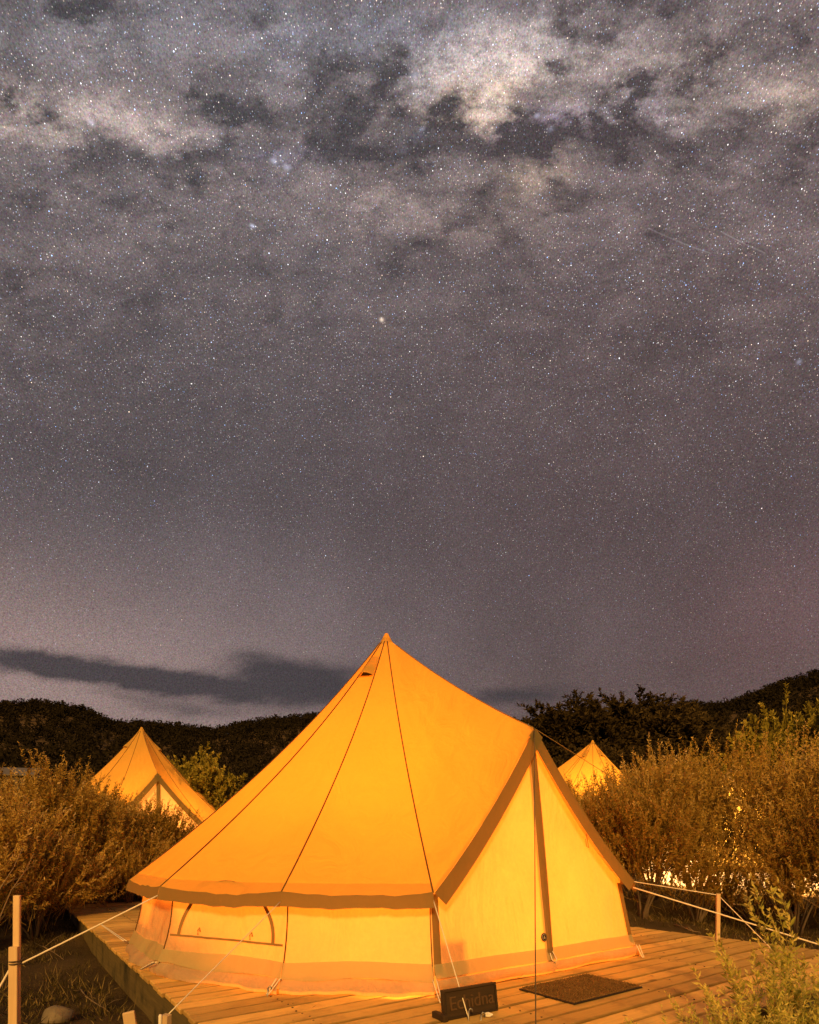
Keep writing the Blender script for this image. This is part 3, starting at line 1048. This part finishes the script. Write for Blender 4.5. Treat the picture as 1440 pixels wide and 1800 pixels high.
# ropes of the far corner
rope(eave(0, 0.05), (3.55, 3.95, 0.01), 0.0062)
pr = on_z(1262, 1656)
s4 = stake('guy_stake', pr.x, pr.y, 0.0, at(1265, 1571, pr.y).z, 0.036, 'slim square timber post standing at the far deck edge, rope over its top', (0, 0.012), 0.03, R(-10))
ptop = Vector((pr.x + 0.01, pr.y, at(1265, 1571, pr.y).z))
rope(eave(1, 0.04), ptop + Vector((0, 0, -0.015)), 0.0045)
pa = Vector((3.22, 5.02, -0.02))
rope(ptop + Vector((0.01, 0, -0.03)), pa, 0.004)
# short peg-down loops at the wall foot
for i, q in ((12, on_z(776, 1767)), (11, on_z(470, 1752)), (10, on_z(248, 1707)), (0, on_z(1131, 1686)), (9, dk(2.9, 0.12))):
    b = tworld(pol(RB + 0.03, AZV[i], 0.10))
    q = Vector((q.x, q.y, 0.012))
    for d in (-0.012, 0.012):
        rope(b + Vector((d, 0, 0)), q + Vector((d * 0.5, 0, 0)), 0.004, name='peg_loop')


def peg(x, y, z, label):
    o = empty('steel_peg', (x, y, z))
    tube('pin', [(0, 0, -0.06), (0.003, 0, 0.05)], 0.005, 'metal', o, 6)
    tube('hook', [(0.003, 0, 0.048), (0.012, 0.004, 0.062), (0.022, 0.006, 0.056), (0.024, 0.006, 0.044)], 0.0042, 'metal', o, 6)
    return tag(o, label, 'peg', 'steel tent pegs')


peg(pf.x, pf.y, 0.0, 'steel tent peg holding the rope in front of the wooden sign')
peg(pf.x + 0.065, pf.y + 0.0, -0.02, 'spare steel tent peg hooked in the deck beside the wooden sign')
q = on_z(470, 1752)
peg(q.x, q.y, 0.0, 'steel tent peg at the foot of the arched-window wall')
peg(pa.x, pa.y, gz(pa.x, pa.y) + 0.04, 'steel tent peg in the ground beyond the slim post')

# ------------------------------------------------------------------ other tents
SKIP = ('guy_rope', 'peg_loop')


def other_tent(px, py_apex, d, az, label, scale=1.0, floor=None):
    c = at(px, py_apex, d)
    t = copy_tree(tent, None, SKIP)
    t.location = (c.x, c.y, c.z - (ZA + 0.035) * scale)
    t.rotation_euler = (0, 0, R(az))
    t.scale = (scale,) * 3
    tag(t, label, 'tent', 'glowing bell tents')
    # its own small platform
    o = empty('tent_platform', (c.x, c.y, t.location.z), R(az))
    n = 34
    me = box_mesh('plank', (0.143, 5.0 * scale, 0.04), 'plank', 0.0, (0, 0, -0.021))
    for k in range(n):
        b = link('plank', me, o)
        b.location = ((k - n / 2 + 0.5) * 0.15, 0, 0)
    gmin = min(gz(c.x + dx, c.y + dy) for dx in (-2.5, 0, 2.5) for dy in (-2.5, 0, 2.5))
    h = t.location.z - gmin + 0.1
    for sx in (-2.2, 0, 2.2):
        for sy in (-2.2, 0, 2.2):
            b = link('post', box_mesh('post', (0.1, 0.1, h), 'fascia', 0, (0, 0, -h / 2 - 0.04)), o)
            b.location = (sx * scale, sy * scale, 0)
    return t, o


tl, dl_ = other_tent(249, 1278, 13.4, -56, 'dimmer ochre bell tent behind the feathery shrubs, bright triangle under its porch')
tag(dl_, 'raised plank platform hidden under the ochre tent behind shrubs', 'platform', 'raised tent platforms')
tr, dr_ = other_tent(1042, 1301, 16.9, 150, 'small distant bell tent peeking over shrub tops before the dark trees')
tag(dr_, 'raised plank platform under the distant tent before dark trees', 'platform', 'raised tent platforms')
t4, d4_ = other_tent(1300, 1345, 10.9, 200, 'bright pale tent glimpsed only through gaps in the dense shrubs', 0.78)
tag(d4_, 'raised plank platform under the tent screened by dense shrubs', 'platform', 'raised tent platforms')


# ------------------------------------------------------------------ lamps inside the tents
def lantern(loc, power, color, label, radius=0.11):
    o = empty('lantern', loc)
    lathe('base', [(0.001, 0.0), (0.075, 0.0), (0.08, 0.02), (0.06, 0.05), (0.05, 0.06)], 'furn', o, 16)
    lathe('lid', [(0.06, 0.25), (0.05, 0.29), (0.001, 0.31)], 'furn', o, 16)
    for k in range(4):
        t = k * math.pi / 2
        tube('rod', [(0.058 * math.cos(t), 0.058 * math.sin(t), 0.05), (0.058 * math.cos(t), 0.058 * math.sin(t), 0.26)], 0.003, 'furn', o, 5)
    tube('handle', [(0.06 * math.cos(t), 0, 0.28 + 0.09 * math.sin(t)) for t in [math.pi * k / 10 for k in range(11)]], 0.003, 'metal', o, 5)
    ld = bpy.data.lights.new('flame', 'POINT')
    ld.energy = power
    ld.color = color
    ld.shadow_soft_size = radius
    l = bpy.data.objects.new('flame', ld)
    C.objects.link(l)
    l.parent = o
    l.location = (0, 0, 0.16)
    return tag(o, label, 'lantern', 'lanterns lit inside the tents')


ORANGE = (1.0, 0.225, 0.010)


def tl_(x, y, z):
    return tworld(Vector((x, y, z)))


lantern(tl_(0.12, 0.10, 0.12), 470, ORANGE, 'lantern glowing low inside the large tent beside its pole', 0.2)
for t_, pw, col, off, lab in ((tl, 150, (1.0, 0.36, 0.05), (1.1, 0.15, 0.25), 'lantern glowing inside the dimmer ochre tent'), (tr, 330, (1.0, 0.40, 0.05), (0, 0.4, 0.5), 'lantern glowing inside the small distant tent'),
                              (t4, 1300, (1.0, 0.60, 0.20), (0, 0, 0.4), 'lantern glowing inside the tent screened by dense shrubs')):
    p = Matrix.Translation(t_.location) @ t_.rotation_euler.to_matrix().to_4x4() @ Vector(off)
    lantern(p, pw, col, lab, 0.15)

# furniture inside the big tent, seen as soft shadows on the canvas
bed = empty('camp_bed', tl_(-0.2, -1.35, 0.0), DAZ)
tag(bed, 'low double bed inside the large tent, a soft shadow on its wall', 'bed')
link('mattress', box_mesh('mattress', (1.5, 1.0, 0.26), 'bed', 0.05, (0, 0, 0.15)), bed)
for x in (-0.42, 0.42):
    o = link('pillow', box_mesh('pillow', (0.52, 0.20, 0.22), 'bed', 0.06, (x, -0.36, 0.34)), bed)
chest = empty('bedside_chest', tl_(1.80, -0.74, 0.0), DAZ)
tag(chest, 'dark box-shaped chest inside the large tent, shadowed on the canvas beside the sign', 'chest')
link('body', box_mesh('body', (0.14, 0.14, 0.26), 'furn', 0.01, (0, 0, 0.145)), chest)
link('lid', box_mesh('lid', (0.15, 0.15, 0.02), 'furn', 0.006, (0, 0, 0.286)), chest)

# ------------------------------------------------------------------ things on the deck
# doormat
mc = [on_z(930, 1741), on_z(1012, 1768), on_z(1123, 1738), on_z(1020, 1715)]
mctr = sum(mc, Vector()) / 4
mat_ = empty('doormat', (mctr.x, mctr.y, 0.0), DAZ)
tag(mat_, 'brown coir doormat lying on the deck before the tent door', 'doormat')
link('backing', box_mesh('backing', (0.43, 0.68, 0.008), 'black', 0.002, (0, 0, 0.006)), mat_)
gm = np.random.default_rng(3)
nt_ = 5200
bx = np.stack([gm.uniform(-0.20, 0.20, nt_), gm.uniform(-0.325, 0.325, nt_), np.full(nt_, 0.010)], 1)
dv = norm(np.stack([gm.normal(size=nt_) * 0.6, gm.normal(size=nt_) * 0.6, np.ones(nt_)], 1))
v_, f_ = diamonds(bx, dv, gm.uniform(0.008, 0.016, nt_), np.full(nt_, 0.0022), gm)
link('pile_base', box_mesh('pile_base', (0.405, 0.655, 0.010), 'coir', 0.002, (0, 0, 0.0135)), mat_)
v_[:, 2] += 0.006
tag(link('pile', mesh_np('pile', v_, f_, 'coir'), mat_), kind='stuff')

# name sign
sl, sr = on_z(783, 1795), on_z(875, 1776)
sv = sr - sl
sign = empty('name_sign', (sl.x, sl.y, 0.0), math.atan2(sv.y, sv.x))
tag(sign, 'dark carved wooden name board leaning on the deck at the tent corner', 'sign')
SWd, SHt = sv.length, 0.155
bd = link('board', box_mesh('board', (SWd, 0.028, SHt), 'sign', 0.003, (SWd / 2, 0.014, SHt / 2), 0.001), sign)
bd.rotation_euler = (R(-8), 0, 0)
for nm, sz, c in (('frame_rail', (SWd, 0.010, 0.012), (SWd / 2, -0.004, SHt - 0.006)), ('frame_rail', (SWd, 0.010, 0.012), (SWd / 2, -0.004, 0.006)),
                  ('frame_stile', (0.012, 0.010, SHt - 0.026), (0.006, -0.004, SHt / 2)), ('frame_stile', (0.012, 0.010, SHt - 0.026), (SWd - 0.006, -0.004, SHt / 2))):
    link(nm, box_mesh(nm, sz, 'sign', 0.002, c), bd)
cu = bpy.data.curves.new('lettering', 'FONT')
cu.body = 'Echidna'
cu.size = 0.098
cu.extrude = 0.0035
cu.align_x = 'CENTER'
tmp = bpy.data.objects.new('lettering', cu)
C.objects.link(tmp)
dg = bpy.context.evaluated_depsgraph_get()
lme = bpy.data.meshes.new_from_object(tmp.evaluated_get(dg))
bpy.data.objects.remove(tmp)
lme.materials.clear()
lme.materials.append(MAT['letter'])
lo = link('lettering', lme, bd)
lo.rotation_euler = (R(90), 0, 0)
lo.location = (SWd / 2 + 0.004, -0.003, 0.046)
xs = [v.co.x for v in lme.vertices]
k = (SWd - 0.06) / (max(xs) - min(xs))
lo.scale = (min(k, 1.05), 1.05, 1)
foot = link('foot', box_mesh('foot', (0.03, 0.11, 0.035), 'sign', 0.003, (-0.012, 0.03, 0.0185)), sign)
foot2 = link('foot', box_mesh('foot', (0.03, 0.11, 0.03), 'sign', 0.003, (SWd - 0.03, 0.06, 0.016)), sign)
# crumpled white tag beside the sign
tagp = on_z(856, 1783)
crm = bmesh.new()
bmesh.ops.create_icosphere(crm, subdivisions=2, radius=0.016)
for v in crm.verts:
    v.co = Vector((v.co.x * 1.4, v.co.y * 0.9, v.co.z * 0.75 + 0.012)) * random.uniform(0.75, 1.2)
me = bpy.data.meshes.new('paper_scrap')
crm.to_mesh(me)
crm.free()
me.materials.append(MAT['white'])
o = link('paper_scrap', me)
o.location = (tagp.x + 0.0, tagp.y - 0.06, 0.002)
tag(o, 'crumpled white scrap lying before the wooden name sign', 'scrap')

# ------------------------------------------------------------------ shrubs
LEFT = [  # px, distance, height, width factor, what sets it apart
    (10, 8.2, 1.75, 1.05, 'feathery pale-tipped shrub behind the tall rope-wrapped stake'),
    (95, 8.9, 1.80, 1.05, 'feathery shrub with pale flowering tips below the dark far roof'),
    (180, 9.6, 1.60, 1.05, 'feathery shrub growing straight before the ochre tent'),
    (262, 10.2, 1.42, 0.95, 'loose feathery shrub whose twigs cross the ochre tent porch'),
    (322, 11.0, 1.05, 0.8, 'low feathery shrub wedged between ochre tent and big tent roof'),
    (-60, 6.6, 1.70, 1.0, 'dark-stemmed shrub next to the outermost tall stake'),
    (60, 7.4, 1.15, 1.1, 'low twiggy shrub between stake and deck corner'),
    (150, 8.3 + 1.9, 1.35, 1.1, 'low shrub hugging the back corner of the deck'),
    (225, 9.3, 1.05, 1.0, 'small shrub at the back edge of the deck by the tent wall')]
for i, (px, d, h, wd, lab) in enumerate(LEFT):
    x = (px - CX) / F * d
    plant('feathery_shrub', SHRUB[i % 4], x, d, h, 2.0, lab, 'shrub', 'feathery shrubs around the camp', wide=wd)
RIGHT = [
    (1000, 9.6, 1.42, 0.9, 'feathery shrub just beyond the porch, before the distant tent'),
    (1075, 9.2, 1.28, 0.95, 'orange-lit shrub under the distant tent roof'),
    (1150, 8.8, 1.80, 0.95, 'orange-lit upright shrub beside the distant tent'),
    (1225, 8.5, 1.88, 0.9, 'tall plumed shrub rising behind the slim post'),
    (1272, 8.2, 1.95, 0.72, 'tall plumed shrub with bright gaps behind it'),
    (1392, 7.8, 1.92, 0.80, 'tall dark shrub between gap-lit shrub and yellow tree'),
    (1470, 7.4, 1.85, 1.0, 'tallest dark shrub below the yellow-lit crown'),
    (1060, 8.0, 1.35, 0.9, 'low orange shrub pressed against the tent porch'),
    (1130, 7.6, 1.45, 0.9, 'low orange shrub at the far deck edge near the porch'),
    (1225, 7.5, 0.90, 1.2, 'low bushy shrub right behind the slim post'),
    (1322, 7.3, 0.62, 1.3, 'low bushy shrub past the anchored rope'),
    (1400, 6.6, 1.20, 1.0, 'low dim shrub beyond the deck end'),
    (1490, 6.4, 1.45, 1.0, 'low dim shrub beside the trailing rope end')]
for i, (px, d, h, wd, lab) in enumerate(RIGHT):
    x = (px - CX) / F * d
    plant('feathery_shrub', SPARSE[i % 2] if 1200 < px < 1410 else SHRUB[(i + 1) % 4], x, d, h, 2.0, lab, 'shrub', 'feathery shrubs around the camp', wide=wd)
for px, d, h, wd, lab, v in ((352, 14.5, 2.45, 0.80, 'round bushy tree with yellow-lit edge between the two tents', 0),
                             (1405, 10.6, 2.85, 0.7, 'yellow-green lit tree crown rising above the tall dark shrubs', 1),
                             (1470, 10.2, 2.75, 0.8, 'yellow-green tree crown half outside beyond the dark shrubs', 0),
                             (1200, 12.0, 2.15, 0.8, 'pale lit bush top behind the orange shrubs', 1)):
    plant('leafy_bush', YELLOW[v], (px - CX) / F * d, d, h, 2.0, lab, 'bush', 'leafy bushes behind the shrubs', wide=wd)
# trees in the middle distance
MID = [(845, 60, 7.0, 1.0), (912, 48, 5.4, 1.0), (950, 44, 7.2, 1.0), (1005, 40, 7.6, 1.25), (1060, 42, 7.6, 1.3), (1110, 44, 8.4, 1.3), (1165, 41, 7.6, 1.25),
       (1232, 50, 7.0, 1.0), (1285, 54, 7.2, 1.0), (1325, 52, 6.4, 1.0), (1382, 46, 7.4, 1.0), (1450, 44, 7.2, 1.1), (1040, 33, 4.2, 1.3), (1130, 34, 4.0, 1.3), (960, 36, 3.6, 1.3), (880, 40, 3.4, 1.3)]
WHERE = ['rising just behind the big tent ridge', 'standing first beyond the porch top', 'standing second beyond the porch top', 'tallest directly behind the distant tent', 'broad, behind the distant tent',
         'topping the dark grove beside the distant tent', 'ending the dark grove', 'rounded, in the hollow below the ridge dip', 'rounded, beside the one in the hollow', 'small, against the rising ridge',
         'dim-lit against the steep ridge', 'dim-lit at the ridge foot above the yellow crown', 'low, in front of the dark grove', 'low, in front of the grove end', 'low, beyond the porch', 'low, behind the porch roof']
for i, ((px, d, h, wd), wh) in enumerate(zip(MID, WHERE)):
    plant('gum_tree', TREE[i % 3], (px - CX) / F * d, d, h, 9.0, 'dark gum tree ' + wh, 'tree', 'gum trees on the hill foot', wide=wd, parts=('crown', 'trunk'))

# ------------------------------------------------------------------ forest on the hills
def build_forest():
    g = np.random.default_rng(21)
    n = 9000
    az = g.uniform(-0.85, 0.85, n)
    r = 62 + (RIDGE_R + 8 - 62) * np.sqrt(g.random(n))
    nr = 3000
    az[:nr] = g.uniform(-0.85, 0.85, nr)
    r[:nr] = RIDGE_R + g.uniform(-20, 8, nr)
    keep = ~((r < 90) & (az < -0.5))
    az, r = az[keep], r[keep]
    n = len(az)
    x, y = r * np.sin(az), r * np.cos(az)
    z = ground_z(x, y)
    hh = g.uniform(2.6, 6.0, n) * (0.75 + 0.45 * r / RIDGE_R)
    per = 44
    u = norm(g.normal(size=(n, per, 3)))
    rad = g.random((n, per, 1)) ** 0.4
    off = u * rad * np.stack([hh * 0.42, hh * 0.42, hh * 0.5], -1)[:, None, :]
    c = np.stack([x, y, z + hh * 0.5], -1)[:, None, :] + off
    size = (hh * 0.14)[:, None, None]
    a = norm(g.normal(size=(n, per, 3))) * size
    b = norm(g.normal(size=(n, per, 3))) * size
    v = np.stack([c + a, c + b, c - a * 0.6 - b * 0.6], 2).reshape(-1, 3)
    f = np.arange(len(v)).reshape(-1, 3)
    t = np.repeat(g.random(n), per) * 0.7 + g.random(n * per) * 0.3
    o = link('forest', mesh_np('forest', v, f, 'forest', t))
    tag(o, 'dark forest canopy covering the ridges behind the camp', 'forest', kind='stuff')


build_forest()

# far house with a pale metal roof
hx, hy = (15 - CX) / F * 66, 66.0
hz = gz(hx, hy)
house = empty('far_house', (hx, hy, hz), R(12))
tag(house, 'small far house with a pale metal roof above the shrubs', 'house')
MAT['iron'] = plain('roof_iron', (0.10, 0.095, 0.09), 0.5, 0.1, 2)
MAT['hwall'] = plain('house_wall', (0.10, 0.09, 0.075), 0.9, 0.2, 2)
link('wall', box_mesh('wall', (7, 5, 3.4), 'hwall', 0.0, (0, 0, 1.4)), house)
rf = link('roof', mesh_np('roof', [(-3.8, -3, 3.05), (3.8, -3, 3.05), (3.8, 0, 4.2), (-3.8, 0, 4.2), (-3.8, 3, 3.05), (3.8, 3, 3.05),
                                   (-3.8, -3, 2.95), (3.8, -3, 2.95), (3.8, 3, 2.95), (-3.8, 3, 2.95)],
                          [(0, 1, 2, 3), (3, 2, 5, 4), (0, 6, 7, 1), (4, 5, 8, 9), (0, 3, 4, 9, 6), (1, 7, 8, 5, 2), (6, 9, 8, 7)], 'iron'), house)
link('window', box_mesh('window', (1.2, 0.06, 1.1), 'black', 0.0, (1.2, -2.52, 1.6)), house)
link('door', box_mesh('door', (0.9, 0.06, 2.0), 'furn', 0.0, (-1.2, -2.52, 1.0)), house)


# ------------------------------------------------------------------ ground cover
def build_grass():
    g = np.random.default_rng(33)
    n = 90000
    x = g.uniform(-9, 8, n)
    y = g.uniform(1.0, 13, n)
    rel = np.stack([x + 5.40, y - 8.91], 1)
    s = rel @ np.array([LX.x, LX.y])
    w = rel @ np.array([LW.x, LW.y])
    ok = ~((s > -0.05) & (s < DL + 0.02) & (w > -0.06) & (w < DW + 0.06)) & ((x ** 2 + y ** 2) > 1.2)
    clump = np.sin(2.3 * x + 1.1 * y) * np.sin(1.9 * y - 0.7 * x) + np.sin(5.1 * x) * np.sin(4.7 * y) * 0.7
    ok &= (clump + g.normal(size=n) * 0.5) > 0.05
    x, y = x[ok], y[ok]
    n = len(x)
    z = ground_z(x, y) - 0.02
    d = norm(np.stack([g.normal(size=n) * 0.55, g.normal(size=n) * 0.55, np.ones(n)], 1))
    per = 3
    base = np.repeat(np.stack([x, y, z], 1), per, 0) + g.normal(size=(n * per, 3)) * np.array([0.03, 0.03, 0])
    dd = norm(np.repeat(d, per, 0) + g.normal(size=(n * per, 3)) * 0.35)
    dd[:, 2] = np.abs(dd[:, 2])
    L = g.uniform(0.03, 0.13, n * per) * np.where(g.random(n * per) > 0.93, 1.8, 1)
    v, f = diamonds(base, dd, L, np.full(n * per, 0.0034), g)
    o = link('grass', mesh_np('grass', v, f, 'grass', g.random(n * per)))
    tag(o, 'dry grass and low ground cover round the deck', 'grass', kind='stuff')


build_grass()


def rock(px, py, d, r, label):
    p = at(px, py, d)
    bm = bmesh.new()
    bmesh.ops.create_icosphere(bm, subdivisions=3, radius=r)
    g = random.Random(px)
    ks = [(Vector((g.gauss(0, 1), g.gauss(0, 1), g.gauss(0, 1))).normalized(), g.uniform(0.55, 0.9)) for _ in range(9)]
    for v in bm.verts:
        for k_, lim in ks:
            e = v.co.dot(k_) - lim * r
            if e > 0:
                v.co -= k_ * e
        v.co = Vector((v.co.x * 1.25, v.co.y, v.co.z * 0.8)) + Vector([g.uniform(-.02, .02) * r for _ in range(3)])
    me = bpy.data.meshes.new('rock')
    bm.to_mesh(me)
    bm.free()
    me.materials.append(MAT['rock'])
    o = link('rock', me)
    o.location = (p.x, p.y, gz(p.x, p.y) + r * 0.35)
    tag(o, label, 'rock', 'stones beside the deck')


rock(222, 1662, 6.6, 0.22, 'squarish stone lying against the dark deck fascia')
rock(248, 1648, 6.9, 0.13, 'small upright stone behind the squarish one')
rock(100, 1768, 4.1, 0.10, 'rounded mossy stone in the grass near the tall stake')


def branch(pts, r, label):
    V, Fc = [], []
    pts = [Vector(p) for p in pts]
    segs = [(pts, [r * (1 - 0.7 * i / (len(pts) - 1)) for i in range(len(pts))])]
    g = random.Random(int(pts[0].x * 100))
    for i in range(1, len(pts) - 1):
        e = pts[i] + Vector((g.uniform(-.2, .2), g.uniform(-.2, .2), g.uniform(0.02, .15)))
        segs.append(([pts[i], pts[i].lerp(e, .5) + Vector((0, 0, .02)), e], [r * .5, r * .35, r * .15]))
    for p_, r_ in segs:
        v, f = tube_data(p_, r_, 5)
        o = len(V)
        V += v
        Fc += [tuple(k + o for k in q) for q in f]
    o = link('fallen_branch', mesh_np('fallen_branch', V, Fc, 'twig', smooth=True))
    tag(o, label, 'branch', 'fallen twigs on the ground')


def gpt(px, py, lift=0.02):
    z = -0.34
    for _ in range(6):
        p = on_z(px, py, z)
        z = gz(p.x, p.y)
    return Vector((p.x, p.y, z + lift))


branch([gpt(141, 1741), gpt(150, 1755), gpt(165, 1766), gpt(182, 1776), gpt(192, 1784)], 0.008, 'thin crooked grey twig on the dark grass beside the fascia')
branch([gpt(60, 1660), gpt(78, 1668), gpt(95, 1672), gpt(112, 1690)], 0.007, 'bare twig by the squarish stone')
branch([gpt(1185, 1628), gpt(1200, 1632), gpt(1220, 1640), gpt(1232, 1641)], 0.010, 'pale fallen stick on the ground past the far deck edge')
branch([gpt(1375, 1640), gpt(1395, 1648), gpt(1425, 1652)], 0.010, 'fallen stick beyond the trailing rope')
# bare twigs reaching out over the left grass
for k, (a, b, lab) in enumerate((((-40, 1605, 5.6), (60, 1500, 5.6), 'long bare stem arching out of the shrub by the tall stake'), ((-60, 1560, 5.2), (40, 1490, 5.4), 'bare forked stem leaning over the tall stake'))):
    p0, p1 = at(*a), at(*b)
    p0.z = gz(p0.x, p0.y)
    branch([p0, p0.lerp(p1, .3) + Vector((0.03, 0, .12)), p0.lerp(p1, .6) + Vector((0, 0, .10)), p0.lerp(p1, .8) + Vector((0.02, 0, .05)), p1], 0.009, lab)


# weeds at the front corner of the deck
def weed_mesh(seed, n_stem, H):
    g = np.random.default_rng(seed)
    B, Dd, Ln, Wd, T = [], [], [], [], []
    for s in range(n_stem):
        a = g.uniform(0, 6.28)
        lean = g.uniform(0.05, 0.45)
        h = H * g.uniform(0.55, 1.05)
        root = np.array([math.cos(a) * 0.05, math.sin(a) * 0.05, -0.02]) * g.uniform(0.2, 1.5)
        m = 12
        prev = root
        pts = []
        for k in range(m + 1):
            t = k / m
            pts.append(root + np.array([math.cos(a) * lean * h * t ** 1.5, math.sin(a) * lean * h * t ** 1.5, h * t * (1 - 0.12 * t * lean)]))
        for k in range(m):
            d = pts[k + 1] - pts[k]
            L = np.linalg.norm(d)
            for _ in range(2):
                B.append(pts[k]); Dd.append(d / L); Ln.append(L * 1.3); Wd.append(0.0035 * (1.2 - k / m)); T.append(0.75)
            nl = 6 if k > 2 else 3
            for q in range(nl):
                rd = g.normal(size=3)
                rd -= d / L * rd.dot(d / L)
                ld = d / L * g.uniform(0.5, 1.1) + rd / (np.linalg.norm(rd) + 1e-6) * 0.8
                B.append(pts[k] + d * g.random()); Dd.append(ld / np.linalg.norm(ld))
                Ln.append(g.uniform(0.025, 0.065) * (1.15 - 0.5 * k / m)); Wd.append(g.uniform(0.0028, 0.006)); T.append(np.clip(0.25 + 0.45 * k / m + g.normal() * 0.15, 0, 1))
        # seed head
        for q in range(26):
            t = g.random()
            d = pts[-1] - pts[-3]
            p_ = pts[-3] + d * t * 1.25
            ld = d / np.linalg.norm(d) + g.normal(size=3) * 0.5
            B.append(p_); Dd.append(ld / np.linalg.norm(ld)); Ln.append(g.uniform(0.012, 0.028)); Wd.append(0.004); T.append(0.8 + 0.2 * g.random())
    v, f = diamonds(np.array(B), np.array(Dd), np.array(Ln), np.array(Wd), g)
    return mesh_np('leaves', v, f, 'weed', np.clip(np.array(T), 0, 1))


WEED = [weed_mesh(91 + i, 15, 0.8) for i in range(3)]
WSPOT = [(1320, 2.75, .80, 'tall green weed clump at the front deck corner'), (1400, 2.6, .92, 'tallest seeding weed at the front deck corner'), (1255, 2.55, .62, 'leafy weed in front of the last boards'),
         (1450, 2.9, .98, 'seeding weed under the trailing rope'), (1360, 2.35, .62, 'low leafy weed among the taller ones'), (1200, 2.35, .50, 'short weed standing before the deck boards'),
         (1290, 2.2, .50, 'short leafy weed below the seeding weeds'), (1430, 2.3, .68, 'bushy weed under the tallest seeding weed'), (1155, 2.2, .46, 'thin weed tuft nearest the doormat'), (1375, 3.0, .7, 'thin weed close to the boards'),
         (1345, 2.5, .74, 'dense weed in the middle of the weed patch'), (1300, 2.4, .60, 'leafy weed rooted by the deck front fascia'), (1420, 2.75, .80, 'dense seeding weed beside the trailing rope'), (1240, 2.25, .44, 'ankle-high weed by the deck front boards'), (1385, 2.2, .58, 'dense low weed deep in the weed patch')]
for i, (px, d, h, lab) in enumerate(WSPOT):
    x = (px - CX) / F * d
    rel = Vector((x + 5.40, d - 8.91, 0))
    over = DL + 0.10 - rel.dot(LX)
    if over > 0:
        x += LX.x * over
        d += LX.y * over
    o = empty('weed_plant', (x, d, gz(x, d)), random.uniform(0, 6.28))
    o.scale = (h / .72,) * 3
    tag(o, lab, 'weed', 'weeds at the deck corner')
    link('leaves', WEED[i % 3], o)


# dry leaves and grit blown onto the boards
gd = np.random.default_rng(77)
nl_ = 150
ss_, ww_ = gd.uniform(5.6, DL - 0.1, nl_), gd.uniform(0.1, DW - 0.1, nl_)
pp_ = np.array([list(dk(a, b, 0.004)) for a, b in zip(ss_, ww_)])
keep_ = np.hypot(pp_[:, 0] - TC.x, pp_[:, 1] - TC.y) > 2.5
pp_ = pp_[keep_]
an_ = gd.uniform(0, 6.28, len(pp_))
dl2 = norm(np.stack([np.cos(an_), np.sin(an_), gd.uniform(0.02, 0.35, len(pp_))], 1))
v_, f_ = diamonds(pp_, dl2, gd.uniform(0.010, 0.045, len(pp_)), gd.uniform(0.002, 0.007, len(pp_)), gd)
v_[:, 2] = np.maximum(v_[:, 2], 0.0035)
o = link('leaf_litter', mesh_np('leaf_litter', v_, f_, 'twig'))
tag(o, 'scattered dry leaves and grit on the deck boards', 'leaves', kind='stuff')
